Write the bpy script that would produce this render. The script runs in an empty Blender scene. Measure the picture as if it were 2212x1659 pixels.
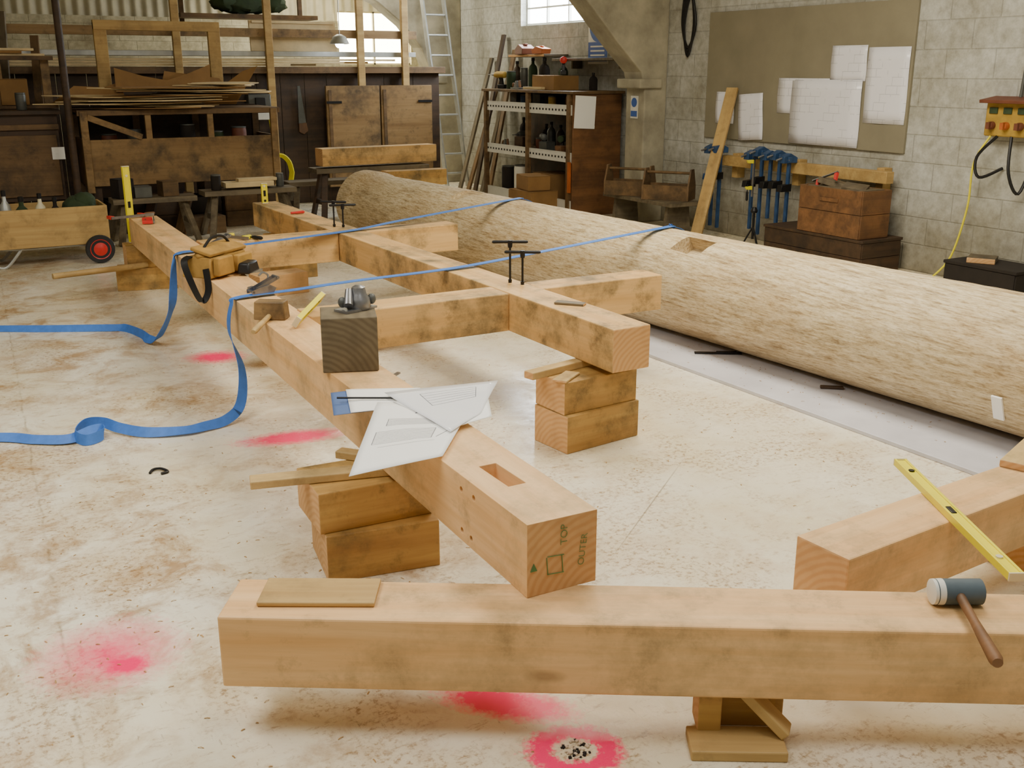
import bpy, bmesh, math, random
from mathutils import Vector, Matrix, Euler
random.seed(7)
R=math.radians
COL=bpy.context.scene.collection
def S(r,g,b,k=1.0):
    f=lambda c:(c/255/12.92 if c/255<=.04045 else ((c/255+.055)/1.055)**2.4)
    return (f(r)*k,f(g)*k,f(b)*k,1)
# ------------------------------------------------------------ node helpers
class G:
    def __init__(s,name):
        s.m=bpy.data.materials.new(name); s.m.use_nodes=True; s.t=s.m.node_tree
        s.b=s.t.nodes['Principled BSDF']
    def n(s,ty,**k):
        nd=s.t.nodes.new(ty)
        for a,v in k.items(): setattr(nd,a,v)
        return nd
    def l(s,a,b): s.t.links.new(a,b)
    def ramp(s,fac,stops,interp='LINEAR'):
        r=s.n('ShaderNodeValToRGB'); r.color_ramp.interpolation=interp
        e=r.color_ramp.elements
        while len(e)<len(stops): e.new(.5)
        for i,(p,c) in enumerate(stops):
            e[i].position=p; e[i].color=c if len(c)==4 else (*c,1)
        s.l(fac,r.inputs[0]); return r.outputs[0]
    def mix(s,fac,a,b,mode='MIX'):
        m=s.n('ShaderNodeMix',data_type='RGBA',blend_type=mode)
        for sock,v in ((m.inputs[0],fac),(m.inputs[6],a),(m.inputs[7],b)):
            if hasattr(v,'is_output'): s.l(v,sock)
            else: sock.default_value=v
        return m.outputs[2]
    def math(s,op,a,b=0.0,clamp=False):
        m=s.n('ShaderNodeMath',operation=op,use_clamp=clamp)
        for sock,v in ((m.inputs[0],a),(m.inputs[1],b)):
            if hasattr(v,'is_output'): s.l(v,sock)
            else: sock.default_value=v
        return m.outputs[0]
    def coord(s,kind='Object',scale=(1,1,1),loc=(0,0,0),rot=(0,0,0),vt='POINT'):
        c=s.n('ShaderNodeTexCoord'); mp=s.n('ShaderNodeMapping',vector_type=vt)
        mp.inputs['Location'].default_value=loc; mp.inputs['Rotation'].default_value=rot; mp.inputs['Scale'].default_value=scale
        s.l(c.outputs[kind],mp.inputs[0]); return mp.outputs[0]
    def noise(s,vec,scale=5,detail=4,rough=.55,dist=0):
        t=s.n('ShaderNodeTexNoise'); t.inputs['Scale'].default_value=scale; t.inputs['Detail'].default_value=detail
        t.inputs['Roughness'].default_value=rough; t.inputs['Distortion'].default_value=dist
        s.l(vec,t.inputs['Vector']); return t.outputs[0]
    def bump(s,h,strength=.3,dist=.01):
        b=s.n('ShaderNodeBump'); b.inputs['Strength'].default_value=strength; b.inputs['Distance'].default_value=dist
        s.l(h,b.inputs['Height']); s.l(b.outputs[0],s.b.inputs['Normal'])
W1=(1,1,1,1); K0=(0,0,0,1)
def plain(name,col,rough=.6,metal=0,var=.25,scale=9,bump=.15,emit=0):
    g=G(name); v=g.coord()
    n=g.noise(v,scale,5,.6)
    d=tuple(c*(1-var) for c in col[:3])+(1,); l=tuple(min(1,c*(1+var*.6)) for c in col[:3])+(1,)
    c=g.ramp(n,[(.3,d),(.7,l)])
    g.l(c,g.b.inputs['Base Color']); g.b.inputs['Roughness'].default_value=rough; g.b.inputs['Metallic'].default_value=metal
    if bump: g.bump(g.noise(v,scale*6,3),bump,.002)
    return g.m
def wood(name,light,dark,dirt,grain=9,stretch=(.5,1,1),dirtamt=.5,rough=.6,knots=True):
    g=G(name)
    oi=g.n('ShaderNodeObjectInfo')
    c=g.n('ShaderNodeTexCoord'); add=g.n('ShaderNodeVectorMath',operation='ADD'); 
    sc=g.n('ShaderNodeVectorMath',operation='SCALE'); sc.inputs[0].default_value=(3.1,7.7,5.3); g.l(oi.outputs['Random'],sc.inputs['Scale'])
    g.l(c.outputs['Object'],add.inputs[0]); g.l(sc.outputs[0],add.inputs[1])
    mp=g.n('ShaderNodeMapping'); mp.inputs['Scale'].default_value=(stretch[0]*.12,stretch[1],stretch[2]); g.l(add.outputs[0],mp.inputs[0])
    n1=g.noise(mp.outputs[0],grain*1.3,6,.6,.4)
    n2=g.noise(mp.outputs[0],grain*7,4,.6)
    base=g.ramp(n1,[(.32,dark),(.62,light)])
    fine=g.ramp(n2,[(.35,(.86,.83,.78,1)),(.6,W1)])
    col=g.mix(.5,base,fine,'MULTIPLY')
    big=g.noise(add.outputs[0],3.2,6,.7)
    mask=g.ramp(big,[(.46,K0),(.68,W1)])
    mk=g.math('MULTIPLY',mask,dirtamt)
    col=g.mix(mk,col,dirt)
    sm=g.ramp(g.noise(add.outputs[0],6.5,7,.75),[(.54,K0),(.70,W1)])
    col=g.mix(g.math('MULTIPLY',sm,dirtamt*.8),col,tuple(x*.5 for x in dirt[:3])+(1,))
    if knots:
        v=g.n('ShaderNodeTexVoronoi',voronoi_dimensions='3D'); mp2=g.n('ShaderNodeMapping'); mp2.inputs['Scale'].default_value=(1.6,4.5,4.5)
        g.l(add.outputs[0],mp2.inputs[0]); g.l(mp2.outputs[0],v.inputs['Vector']); v.inputs['Scale'].default_value=1.0
        kn=g.ramp(v.outputs['Distance'],[(.04,W1),(.10,K0)])
        col=g.mix(g.math('MULTIPLY',kn,.6),col,tuple(x*.35 for x in dark[:3])+(1,))
    g.l(col,g.b.inputs['Base Color']); g.b.inputs['Roughness'].default_value=rough
    g.bump(n2,.2,.002)
    return g.m
def endgrain(name,light,dark,mx=.5):
    g=G(name); v=g.coord(scale=(1,1,1),loc=(0,.12,.17))
    w=g.n('ShaderNodeTexWave',wave_type='RINGS',rings_direction='X'); w.inputs['Scale'].default_value=14; w.inputs['Distortion'].default_value=2.5; w.inputs['Detail'].default_value=3
    g.l(v,w.inputs['Vector'])
    c=g.ramp(w.outputs[0],[(.1,dark),(.8,light)]); n=g.noise(v,9,5)
    c=g.mix(g.ramp(n,[(.45,K0),(.8,(mx,mx,mx,1))]),c,tuple(x*.6 for x in dark[:3])+(1,))
    g.l(c,g.b.inputs['Base Color']); g.b.inputs['Roughness'].default_value=.75; g.bump(n,.3,.003); return g.m
# ------------------------------------------------------------ materials
M={}
M['fir']=wood('fir_timber',S(240,198,142),S(226,176,114),S(130,114,76),dirtamt=.5)
M['fir2']=wood('fir_timber_dirty',S(224,184,122),S(204,158,92),S(98,88,60),dirtamt=.85)
M['ochre']=wood('ochre_block',S(198,158,88),S(166,122,62),S(90,78,48),dirtamt=.8)
M['pale']=wood('pale_offcut',S(206,176,118),S(180,146,88),S(124,102,64),dirtamt=.5)
M['end']=endgrain('fir_endgrain',S(216,170,116),S(206,156,100),.5)
M['enddark']=endgrain('weathered_endgrain',S(112,100,76),S(98,86,64),.7)
M['ply']=wood('plywood',S(198,166,106),S(174,140,84),S(112,92,58),dirtamt=.45,knots=False)
M['tanply']=wood('dusty_board',S(154,124,80),S(128,98,58),S(74,60,40),dirtamt=.85,knots=False)
M['oldply']=wood('old_board',S(120,92,58),S(92,70,42),S(50,41,28),dirtamt=.75,knots=False)
M['brown']=wood('brown_board',S(76,55,36),S(54,40,27),S(32,26,20),dirtamt=.6,knots=False)
M['dark']=plain('dark_gap',S(34,27,22),.9)
M['greywood']=wood('grey_wood',S(118,106,84),S(86,76,60),S(56,48,38),dirtamt=.6)
M['card']=plain('cardboard',S(146,110,64),.85,var=.2,scale=4)
M['cardlight']=plain('card_sheet_pale',S(214,192,148),.8,var=.25,scale=4)
M['paper']=plain('paper',S(255,254,250),.5,var=.02,bump=0)
M['folder']=plain('plastic_sleeve',S(250,251,255),.08,var=.03,bump=.15,scale=5)
M['bluecard']=plain('blue_card',S(88,112,160),.6,var=.05)
M['inklight']=plain('ink_light',S(84,84,98),.7,bump=0)
M['green']=plain('green_marker',S(86,132,76),.6,bump=0,var=.3)
M['strap']=plain('blue_webbing',S(62,118,205),.6,var=.15,scale=30)
M['black']=plain('black_metal',S(28,27,28),.45,.3)
M['steel']=plain('steel',S(150,150,152),.35,.8,var=.3)
M['alu']=plain('aluminium',S(184,186,182),.45,.5,var=.15)
M['yellow']=plain('yellow_paint',S(240,226,36),.4,var=.06)
M['yellowdull']=plain('faded_yellow_plastic',S(176,142,56),.55,var=.3)
M['vial']=plain('green_vial',S(150,190,60),.15,bump=0)
M['red']=plain('red_plastic',S(206,44,40),.4,var=.1)
M['redbrown']=plain('red_brown_board',S(110,62,42),.6,var=.2)
M['orange']=plain('orange_plastic',S(180,96,44),.45)
M['bluep']=plain('blue_clamp_paint',S(42,74,116),.45,var=.4)
M['rubber']=plain('rubber',S(40,40,42),.8)
M['mallet']=plain('blue_grey_rubber',S(82,96,104),.6)
M['whitep']=plain('white_plastic',S(226,224,214),.45,var=.08)
M['creamp']=plain('cream_plastic',S(225,215,180),.45,var=.08)
M['leather']=plain('tan_leather',S(172,132,62),.75,var=.35)
M['greenp']=plain('green_cloth',S(50,66,40),.85,var=.3)
M['greymetal']=plain('grey_metal',S(94,96,92),.5,.4)
M['sheet']=plain('lilac_sheet',S(206,205,212),.3,var=.16,scale=3,bump=.1)
M['pin']=plain('pinboard',S(140,133,112),.9,var=.12,scale=3)
M['shelfw']=plain('white_perforated_steel',S(220,220,214),.45,var=.08)
M['signb']=plain('sign_blue',S(52,92,170),.4,var=.04,bump=0)
M['chips']=plain('shaving_brown',S(178,140,86),.8,var=.4,scale=3)
M['rubble']=plain('pale_rubble',S(206,186,160),.8,var=.3,scale=20)
M['hdl']=wood('handle_wood',S(130,90,54),S(96,66,40),S(58,42,28),knots=False)
g=G('window_glow'); g.b.inputs['Base Color'].default_value=(.8,.9,1,1); g.b.inputs['Emission Color'].default_value=(.88,.95,1,1); g.b.inputs['Emission Strength'].default_value=20; M['glow']=g.m
g=G('window_glow_warm'); g.b.inputs['Base Color'].default_value=(.9,.85,.7,1); g.b.inputs['Emission Color'].default_value=(1,.92,.66,1); g.b.inputs['Emission Strength'].default_value=18; M['glow2']=g.m
g=G('printed_paper'); v=g.coord(scale=(1,1,1)); sp=g.n('ShaderNodeSeparateXYZ'); g.l(v,sp.inputs[0]); cb=g.n('ShaderNodeCombineXYZ'); g.l(sp.outputs[1],cb.inputs[0]); g.l(sp.outputs[2],cb.inputs[1])
b=g.n('ShaderNodeTexBrick'); g.l(cb.outputs[0],b.inputs['Vector'])
for k,vv in (('Scale',1),('Brick Width',.12),('Row Height',.07),('Mortar Size',.0022),('Mortar Smooth',.1)): b.inputs[k].default_value=vv
mk=g.math('MULTIPLY',b.outputs['Fac'],g.math('MULTIPLY',g.ramp(g.noise(v,5,2),[(.47,K0),(.5,W1)]),.4))
c=g.mix(mk,S(246,246,255),S(120,124,140)); g.l(c,g.b.inputs['Base Color']); g.b.inputs['Roughness'].default_value=.22; g.bump(g.noise(v,5,2),.35,.01); M['printed']=g.m
# log
g=G('peeled_log'); v=g.coord(scale=(1,.09,1)); v2=g.coord(scale=(1,.5,1))
n1=g.noise(v,62,8,.72,.3); n2=g.noise(v2,2.6,5,.6); n3=g.noise(g.coord(scale=(1,.2,1)),120,5,.75); n4=g.noise(g.coord(scale=(1,.16,1)),17,6,.7)
c=g.ramp(n1,[(.34,S(152,128,92)),(.46,S(204,184,144)),(.60,S(226,211,178))])
c=g.mix(g.math('MULTIPLY',g.ramp(n2,[(.42,K0),(.68,W1)]),.45),c,S(184,150,102))
c=g.mix(g.math('MULTIPLY',g.ramp(n4,[(.53,K0),(.68,W1)]),.55),c,S(128,104,70))
c=g.mix(.65,c,g.ramp(n3,[(.37,(.48,.40,.31,1)),(.52,W1)]),'MULTIPLY')
g.l(c,g.b.inputs['Base Color']); g.b.inputs['Roughness'].default_value=.75; g.bump(g.math('ADD',n1,g.math('MULTIPLY',n3,.5)),.4,.006); M['log']=g.m
def blockwall(name,axis,base,dirt):
    g=G(name); c=g.n('ShaderNodeNewGeometry'); sp=g.n('ShaderNodeSeparateXYZ'); cb=g.n('ShaderNodeCombineXYZ')
    g.l(c.outputs['Position'],sp.inputs[0]); g.l(sp.outputs[axis],cb.inputs[0]); g.l(sp.outputs[2],cb.inputs[1])
    b=g.n('ShaderNodeTexBrick'); g.l(cb.outputs[0],b.inputs['Vector'])
    for k,vv in (('Scale',1),('Brick Width',.45),('Row Height',.225),('Mortar Size',.008),('Mortar Smooth',.8),('Bias',-.2)): b.inputs[k].default_value=vv
    b.inputs['Color1'].default_value=base; b.inputs['Color2'].default_value=tuple(x*.92 for x in base[:3])+(1,); b.inputs['Mortar'].default_value=tuple(x*.80 for x in base[:3])+(1,)
    n=g.noise(c.outputs['Position'],1.3,8,.7); n2=g.noise(c.outputs['Position'],14,6,.7)
    col=g.mix(g.math('MULTIPLY',g.ramp(n,[(.42,K0),(.66,W1)]),.75),b.outputs['Color'],dirt)
    col=g.mix(.7,col,g.ramp(n2,[(.35,(.62,.6,.56,1)),(.6,W1)]),'MULTIPLY')
    z=g.ramp(sp.outputs[2],[(0,(.5,.43,.30,1)),(.8,W1)]); col=g.mix(.85,col,z,'MULTIPLY')
    g.l(col,g.b.inputs['Base Color']); g.b.inputs['Roughness'].default_value=.8
    h=g.math('ADD',g.math('MULTIPLY',b.outputs['Fac'],-1.0),g.math('MULTIPLY',n2,.5)); g.bump(h,.5,.01)
    return g.m
M['wallr']=blockwall('whitewashed_block',1,S(200,201,196),S(146,141,120))
M['wallb']=blockwall('whitewashed_block_back',0,S(204,197,168),S(122,108,76))
M['concrete']=plain('whitewashed_concrete',S(170,163,142),.8,var=.4,scale=3,bump=.3)
M['corr']=plain('corrugated_sheet',S(192,185,158),.6,var=.3,scale=2)
# floor
g=G('painted_floor'); pos=g.n('ShaderNodeNewGeometry').outputs['Position']
a=g.noise(pos,.9,6,.6); b=g.noise(pos,4.2,8,.72,.5); cc=g.noise(pos,48,5,.7); b2=g.noise(pos,1.7,7,.68,.8)
col=g.ramp(a,[(.3,S(226,213,176)),(.6,S(242,237,218))])
sx=g.n('ShaderNodeSeparateXYZ'); g.l(pos,sx.inputs[0])
near=g.ramp(g.math('MULTIPLY',sx.outputs[0],.4),[(.25,W1),(.75,(.35,.35,.35,1))])
reg=g.math('MULTIPLY',g.ramp(g.noise(pos,.8,3,.5),[(.36,(.35,.35,.35,1)),(.56,W1)]),near)
col=g.mix(g.math('MULTIPLY',g.math('MULTIPLY',g.ramp(b2,[(.44,K0),(.66,W1)]),reg),.65),col,S(190,154,98))
col=g.mix(g.math('MULTIPLY',g.math('MULTIPLY',g.ramp(b,[(.47,K0),(.62,W1)]),reg),.8),col,S(158,116,64))
fl=g.math('MULTIPLY',g.ramp(cc,[(.50,K0),(.62,W1)]),g.ramp(b2,[(.46,K0),(.58,W1)]))
col=g.mix(g.math('MULTIPLY',fl,.65),col,S(136,98,54))
mp=g.n('ShaderNodeMapping'); mp.inputs['Scale'].default_value=(1,3,1); mp.inputs['Rotation'].default_value=(0,0,.6); g.l(pos,mp.inputs[0])
st=g.noise(mp.outputs[0],10,7,.78); col=g.mix(g.math('MULTIPLY',g.ramp(st,[(.56,K0),(.66,W1)]),.6),col,S(146,110,62))
mp=g.n('ShaderNodeMapping'); mp.inputs['Scale'].default_value=(4,1,1); mp.inputs['Rotation'].default_value=(0,0,.3); g.l(pos,mp.inputs[0])
st=g.noise(mp.outputs[0],18,5,.75); col=g.mix(g.math('MULTIPLY',g.ramp(st,[(.61,K0),(.68,W1)]),.5),col,S(112,86,52))
def spot(col,x,y,rx,ry,ang,edge,amt,colr,ring=None,nz=.9):
    m=g.n('ShaderNodeMapping',vector_type='TEXTURE'); m.inputs['Location'].default_value=(x,y,0); m.inputs['Rotation'].default_value=(0,0,ang); m.inputs['Scale'].default_value=(rx,ry,1); g.l(pos,m.inputs[0])
    ln=g.n('ShaderNodeVectorMath',operation='LENGTH'); g.l(m.outputs[0],ln.inputs[0])
    z=g.math('MULTIPLY',g.math('SUBTRACT',g.noise(pos,38,4,.7),.5),nz)
    d=g.math('ADD',ln.outputs['Value'],z)
    d=g.math('MULTIPLY',d,.5)
    if ring: mk=g.ramp(d,[(ring*.5-.06,K0),(ring*.5+.03,W1),(.45,W1),(.5+edge*.5,K0)])
    else: mk=g.ramp(d,[(max(.02,.5-edge),W1),(.5+edge*.3,K0)])
    return g.mix(g.math('MULTIPLY',mk,amt),col,colr)
PK=(1.0,.02,.15,1)
AN=R(-29.5)
col=spot(col,2.35,3.03,.54,.0035,R(37.7),.3,.6,S(110,92,60),nz=.3)
col=spot(col,.29,2.93,.19,.19,AN,.48,.85,PK); col=spot(col,.325,2.84,.075,.06,AN,.25,1,PK)
col=spot(col,1.36,4.48,.27,.10,AN+.35,.25,1,PK); col=spot(col,1.40,6.08,.18,.15,AN,.3,1,PK)
col=spot(col,1.19,2.13,.20,.075,AN-.25,.2,1,PK); col=spot(col,1.24,1.87,.12,.10,AN,.15,1,PK,ring=.5)
m=g.n('ShaderNodeSeparateXYZ'); g.l(pos,m.inputs[0])
line=g.math('ABSOLUTE',g.math('ADD',g.math('SUBTRACT',m.outputs[0],g.math('ADD',g.math('MULTIPLY',m.outputs[1],.046),.04)),g.math('MULTIPLY',g.math('SUBTRACT',g.noise(pos,6,4),.5),.04)))
col=g.mix(g.math('MULTIPLY',g.math('MULTIPLY',g.ramp(line,[(.001,W1),(.006,K0)]),.5),g.ramp(g.noise(pos,9,3),[(.42,K0),(.6,W1)])),col,S(120,98,64))
g.l(col,g.b.inputs['Base Color']); g.l(g.ramp(b,[(.35,(.14,.14,.14,1)),(.65,(.42,.42,.42,1))]),g.b.inputs['Roughness'])
g.bump(g.math('ADD',b,g.math('MULTIPLY',cc,.3)),.10,.01); M['floor']=g.m
# ------------------------------------------------------------ mesh builder
class B:
    def __init__(s): s.bm=bmesh.new()
    def add(s,vs,fs,mi=0):
        v=[s.bm.verts.new(p) for p in vs]; o=[]
        for f in fs:
            try:
                fc=s.bm.faces.new([v[i] for i in f]); fc.material_index=mi; o.append(fc)
            except ValueError: pass
        return o
    def box(s,c,d,rot=(0,0,0),mi=0,ends=None,taper=1):
        m=Euler(rot).to_matrix(); c=Vector(c); x,y,z=[k/2 for k in d]
        P=[(-x,-y,-z),(x,-y,-z),(x,y,-z),(-x,y,-z),(-x*taper,-y*taper,z),(x*taper,-y*taper,z),(x*taper,y*taper,z),(-x*taper,y*taper,z)]
        P=[c+m@Vector(p) for p in P]
        f=s.add(P,[(0,3,2,1),(4,5,6,7),(0,1,5,4),(2,3,7,6),(3,0,4,7),(1,2,6,5)],mi)
        if ends is not None: f[4].material_index=ends; f[5].material_index=ends
        return s
    def cyl(s,p0,p1,r0,r1=None,n=16,mi=0,cap=True):
        r1=r0 if r1 is None else r1; p0=Vector(p0); p1=Vector(p1); d=(p1-p0).normalized()
        u=d.orthogonal().normalized(); w=d.cross(u); vs=[]
        for p,r in ((p0,r0),(p1,r1)):
            for i in range(n):
                a=2*math.pi*i/n; vs.append(p+(u*math.cos(a)+w*math.sin(a))*r)
        fs=[(i,(i+1)%n,n+(i+1)%n,n+i) for i in range(n)]
        if cap: fs+=[tuple(range(n-1,-1,-1)),tuple(range(n,2*n))]
        s.add(vs,fs,mi); return s
    def prism(s,poly,t0,t1,ax='y',mi=0):
        def mk(p,t):
            return {'y':(p[0],t,p[1]),'x':(t,p[0],p[1]),'z':(p[0],p[1],t)}[ax]
        n=len(poly); vs=[mk(p,t0) for p in poly]+[mk(p,t1) for p in poly]
        s.add(vs,[(i,(i+1)%n,n+(i+1)%n,n+i) for i in range(n)]+[tuple(range(n-1,-1,-1)),tuple(range(n,2*n))],mi); return s
    def lathe(s,prof,c=(0,0,0),n=20,mi=0,axis='z'):
        c=Vector(c); vs=[]
        for r,h in prof:
            for i in range(n):
                a=2*math.pi*i/n; x,y=r*math.cos(a),r*math.sin(a)
                vs.append(c+Vector({'z':(x,y,h),'x':(h,x,y),'y':(x,h,y)}[axis]))
        fs=[]
        for k in range(len(prof)-1):
            for i in range(n): fs.append((k*n+i,k*n+(i+1)%n,(k+1)*n+(i+1)%n,(k+1)*n+i))
        fs+=[tuple(range(n-1,-1,-1)),tuple(range((len(prof)-1)*n,len(prof)*n))]
        s.add(vs,fs,mi); return s
    def tube(s,pts,r,n=8,mi=0,sm=6):
        pts=spline(pts,sm) if sm>1 else [Vector(p) for p in pts]
        up=None; N=len(pts); vs=[]
        for i,p in enumerate(pts):
            d=(pts[min(i+1,N-1)]-pts[max(i-1,0)]).normalized()
            if up is None: up=d.orthogonal().normalized()
            up=(up-d*up.dot(d)); up=up.normalized() if up.length>1e-6 else d.orthogonal().normalized()
            w=d.cross(up)
            for k in range(n):
                a=2*math.pi*k/n; vs.append(p+(up*math.cos(a)+w*math.sin(a))*r)
        fs=[(i*n+k,i*n+(k+1)%n,(i+1)*n+(k+1)%n,(i+1)*n+k) for i in range(N-1) for k in range(n)]
        fs+=[tuple(range(n-1,-1,-1)),tuple(range((N-1)*n,N*n))]
        s.add(vs,fs,mi); return s
    def ribbon(s,pts,wv,width,th=.003,sm=8,mi=0):
        P=spline(pts,sm); Wv=spline(wv,sm); N=len(P); vs=[]
        for i in range(N):
            d=(P[min(i+1,N-1)]-P[max(i-1,0)]).normalized(); w=Wv[i]-d*Wv[i].dot(d); w.normalize(); nn=d.cross(w)*th/2
            h=w*width/2
            vs+= [P[i]-h-nn,P[i]+h-nn,P[i]+h+nn,P[i]-h+nn]
        fs=[(i*4+k,i*4+(k+1)%4,(i+1)*4+(k+1)%4,(i+1)*4+k) for i in range(N-1) for k in range(4)]
        fs+=[(3,2,1,0),tuple(range((N-1)*4,N*4))]
        s.add(vs,fs,mi); return s
    def blob(s,c,d,mi=0,seg=16,jit=0,rot=(0,0,0)):
        m=Euler(rot).to_matrix(); c=Vector(c); vs=[];n=seg;h=seg//2
        for j in range(1,h):
            a=math.pi*j/h
            for i in range(n):
                b=2*math.pi*i/n; k=1+jit*(random.random()-.5)
                vs.append(c+m@Vector((d[0]/2*math.sin(a)*math.cos(b)*k,d[1]/2*math.sin(a)*math.sin(b)*k,d[2]/2*math.cos(a)*k)))
        fs=[(j*n+i,(j+1)*n+i,(j+1)*n+(i+1)%n,j*n+(i+1)%n) for j in range(h-2) for i in range(n)]
        fs+=[tuple(range(n)),tuple(range((h-1)*n-1,(h-2)*n-1,-1))]
        s.add(vs,fs,mi); return s
    def obj(s,name,mats,loc=(0,0,0),rot=(0,0,0),parent=None,bevel=0,smooth=True,seg=2):
        bmesh.ops.recalc_face_normals(s.bm,faces=s.bm.faces)
        if smooth:
            for f in s.bm.faces: f.smooth=True
            for e in s.bm.edges:
                if len(e.link_faces)==2 and e.calc_face_angle(3)>.6: e.smooth=False
        me=bpy.data.meshes.new(name); s.bm.to_mesh(me); s.bm.free()
        for k in (mats if isinstance(mats,(list,tuple)) else [mats]): me.materials.append(M[k])
        o=bpy.data.objects.new(name,me); COL.objects.link(o); o.location=loc; o.rotation_euler=rot
        if parent: o.parent=parent
        if bevel:
            b=o.modifiers.new('bevel','BEVEL'); b.width=bevel; b.segments=seg; b.limit_method='ANGLE'; b.angle_limit=.6
        return o
def spline(pts,k):
    P=[Vector(p) for p in pts]; out=[]
    for i in range(len(P)-1):
        p0=P[max(i-1,0)];p1=P[i];p2=P[i+1];p3=P[min(i+2,len(P)-1)]
        for j in range(k):
            t=j/k; out.append(.5*((2*p1)+(p2-p0)*t+(2*p0-5*p1+4*p2-p3)*t*t+(3*p1-p0-3*p2+p3)*t**3))
    out.append(P[-1]); return out
def T(o,label,cat,group=None):
    o['label']=label; o['category']=cat
    if group: o['group']=group
    return o
def empty(name,loc,rot=(0,0,0)):
    e=bpy.data.objects.new(name,None); e.empty_display_size=.1; COL.objects.link(e); e.location=loc; e.rotation_euler=rot; return e
def cut(o,builders):
    for bb in builders:
        c=bb.obj('cutter','dark',smooth=False)
        md=o.modifiers.new('bo','BOOLEAN'); md.object=c; md.solver='EXACT'; md.operation='DIFFERENCE'
        bpy.context.view_layer.update()
        dg=bpy.context.evaluated_depsgraph_get(); me=bpy.data.meshes.new_from_object(o.evaluated_get(dg))
        o.modifiers.remove(md); o.data=me; bpy.data.objects.remove(c,do_unlink=True)
    return o
def textmesh(body,size,mat,name,parent,loc,rot,off=-.0006):
    t=bpy.data.curves.new('t','FONT'); t.body=body; t.size=size; t.extrude=.0004; t.offset=off; t.align_x='CENTER'; t.align_y='CENTER'
    o=bpy.data.objects.new('t',t); COL.objects.link(o); bpy.context.view_layer.update()
    me=bpy.data.meshes.new_from_object(o.evaluated_get(bpy.context.evaluated_depsgraph_get())); bpy.data.objects.remove(o,do_unlink=True)
    me.materials.clear(); me.materials.append(M[mat]); q=bpy.data.objects.new(name,me); COL.objects.link(q); q.parent=parent; q.location=loc; q.rotation_euler=rot; return q
def beam(name,label,p0,p1,z0,z1,w,mats=('fir','end'),cat='timber beam',group=None,bevel=.006,cuts=()):
    L=math.dist(p0,p1); a=math.atan2(p1[1]-p0[1],p1[0]-p0[0]); h=z1-z0
    b=B(); n=max(2,int(L/.5)); vs=[]
    for i in range(n+1):
        x=-L/2+L*i/n; j=.0015
        for yy,zz in ((-w/2,-h/2),(w/2,-h/2),(w/2,h/2),(-w/2,h/2)):
            vs.append((x,yy+random.uniform(-j,j),zz+(0 if zz<0 else random.uniform(-j,j))))
    b.add(vs,[(i*4+k,i*4+(k+1)%4,(i+1)*4+(k+1)%4,(i+1)*4+k) for i in range(n) for k in range(4)],0)
    b.bm.verts.ensure_lookup_table()
    v=b.bm.verts
    for q in ((3,2,1,0),(n*4,n*4+1,n*4+2,n*4+3)):
        f=b.bm.faces.new([v[i] for i in q]); f.material_index=1
    o=b.obj(name,mats,((p0[0]+p1[0])/2,(p0[1]+p1[1])/2,(z0+z1)/2),(0,0,a),smooth=False)
    if cuts: bpy.context.view_layer.update(); cut(o,cuts)
    if bevel:
        m=o.modifiers.new('bevel','BEVEL'); m.width=bevel; m.segments=2; m.limit_method='ANGLE'; m.angle_limit=.6
    return T(o,label,cat,group)
def block(name,label,c,d,rz=0,mats=('ochre','end'),cat='timber block',group=None,rot=None):
    b=B(); b.box((0,0,0),d,ends=1)
    o=b.obj(name,mats,c,rot or (0,0,rz),bevel=.004,smooth=False); return T(o,label,cat,group)
# ------------------------------------------------------------ setting
def struct(o): o['kind']='structure'; return o
RX=7.3; BY=15.8
b=B(); b.add([(-6,-5,0),(RX+.1,-5,0),(RX+.1,BY+.1,0),(-6,BY+.1,0)],[(0,1,2,3)]); struct(b.obj('floor','floor',smooth=False))
b=B(); wy0,wy1,wz0,wz1=11.1,12.66,2.2,2.8
for y0,y1,z0,z1 in ((-1,wy0,0,3.1),(wy1,BY,0,3.1),(wy0,wy1,0,wz0),(wy0,wy1,wz1,3.1)): b.box((RX+.1,(y0+y1)/2,(z0+z1)/2),(.2,y1-y0,z1-z0))
struct(b.obj('wall_right','wallr',smooth=False))
b=B(); b.box((RX+.15,(wy0+wy1)/2,(wz0+wz1)/2),(.02,wy1-wy0,wz1-wz0),mi=1)
for i in range(4):
    y=wy0+(wy1-wy0)*i/3; b.box((RX+.11,y,(wz0+wz1)/2),(.04,.022 if 0<i<3 else .05,wz1-wz0))
for z in (wz0+.02,wz0+.22,wz1-.02): b.box((RX+.11,(wy0+wy1)/2,z),(.035,wy1-wy0,.022))
struct(b.obj('window_1',['whitep','glow'],smooth=False))
b=B(); bx0,bx1,bz0,bz1=5.9,7.1,1.72,2.5
for x0,x1,z0,z1 in ((-6,bx0,0,2.35),(bx1,RX,0,2.35),(bx0,bx1,0,bz0)): b.box(((x0+x1)/2,BY+.1,(z0+z1)/2),(x1-x0,.2,z1-z0),mi=0)
vs=[];fs=[];n=900
for i in range(n+1):
    x=-6+13.3*i/n; y=BY+.03+.02*math.sin(x*2*math.pi/.15); z0=2.35 if not(bx0<x<bx1) else 2.5
    vs+=[(x,y,z0),(x,y,5.2)]
fs=[(2*i,2*i+2,2*i+3,2*i+1) for i in range(n)]
b.add(vs,fs,1); struct(b.obj('wall_back',['wallb','corr'],smooth=False))
b=B(); b.box(((bx0+bx1)/2,BY+.15,(bz0+bz1)/2),(bx1-bx0,.02,bz1-bz0),mi=1)
for i in range(3):
    b.box((bx0+(bx1-bx0)*i/2,BY+.08,(bz0+bz1)/2),(.03,.05,bz1-bz0))
for z in (bz0,bz1): b.box(((bx0+bx1)/2,BY+.08,z),(bx1-bx0,.05,.045))
struct(b.obj('window_2',['creamp','glow2'],smooth=False))
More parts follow.
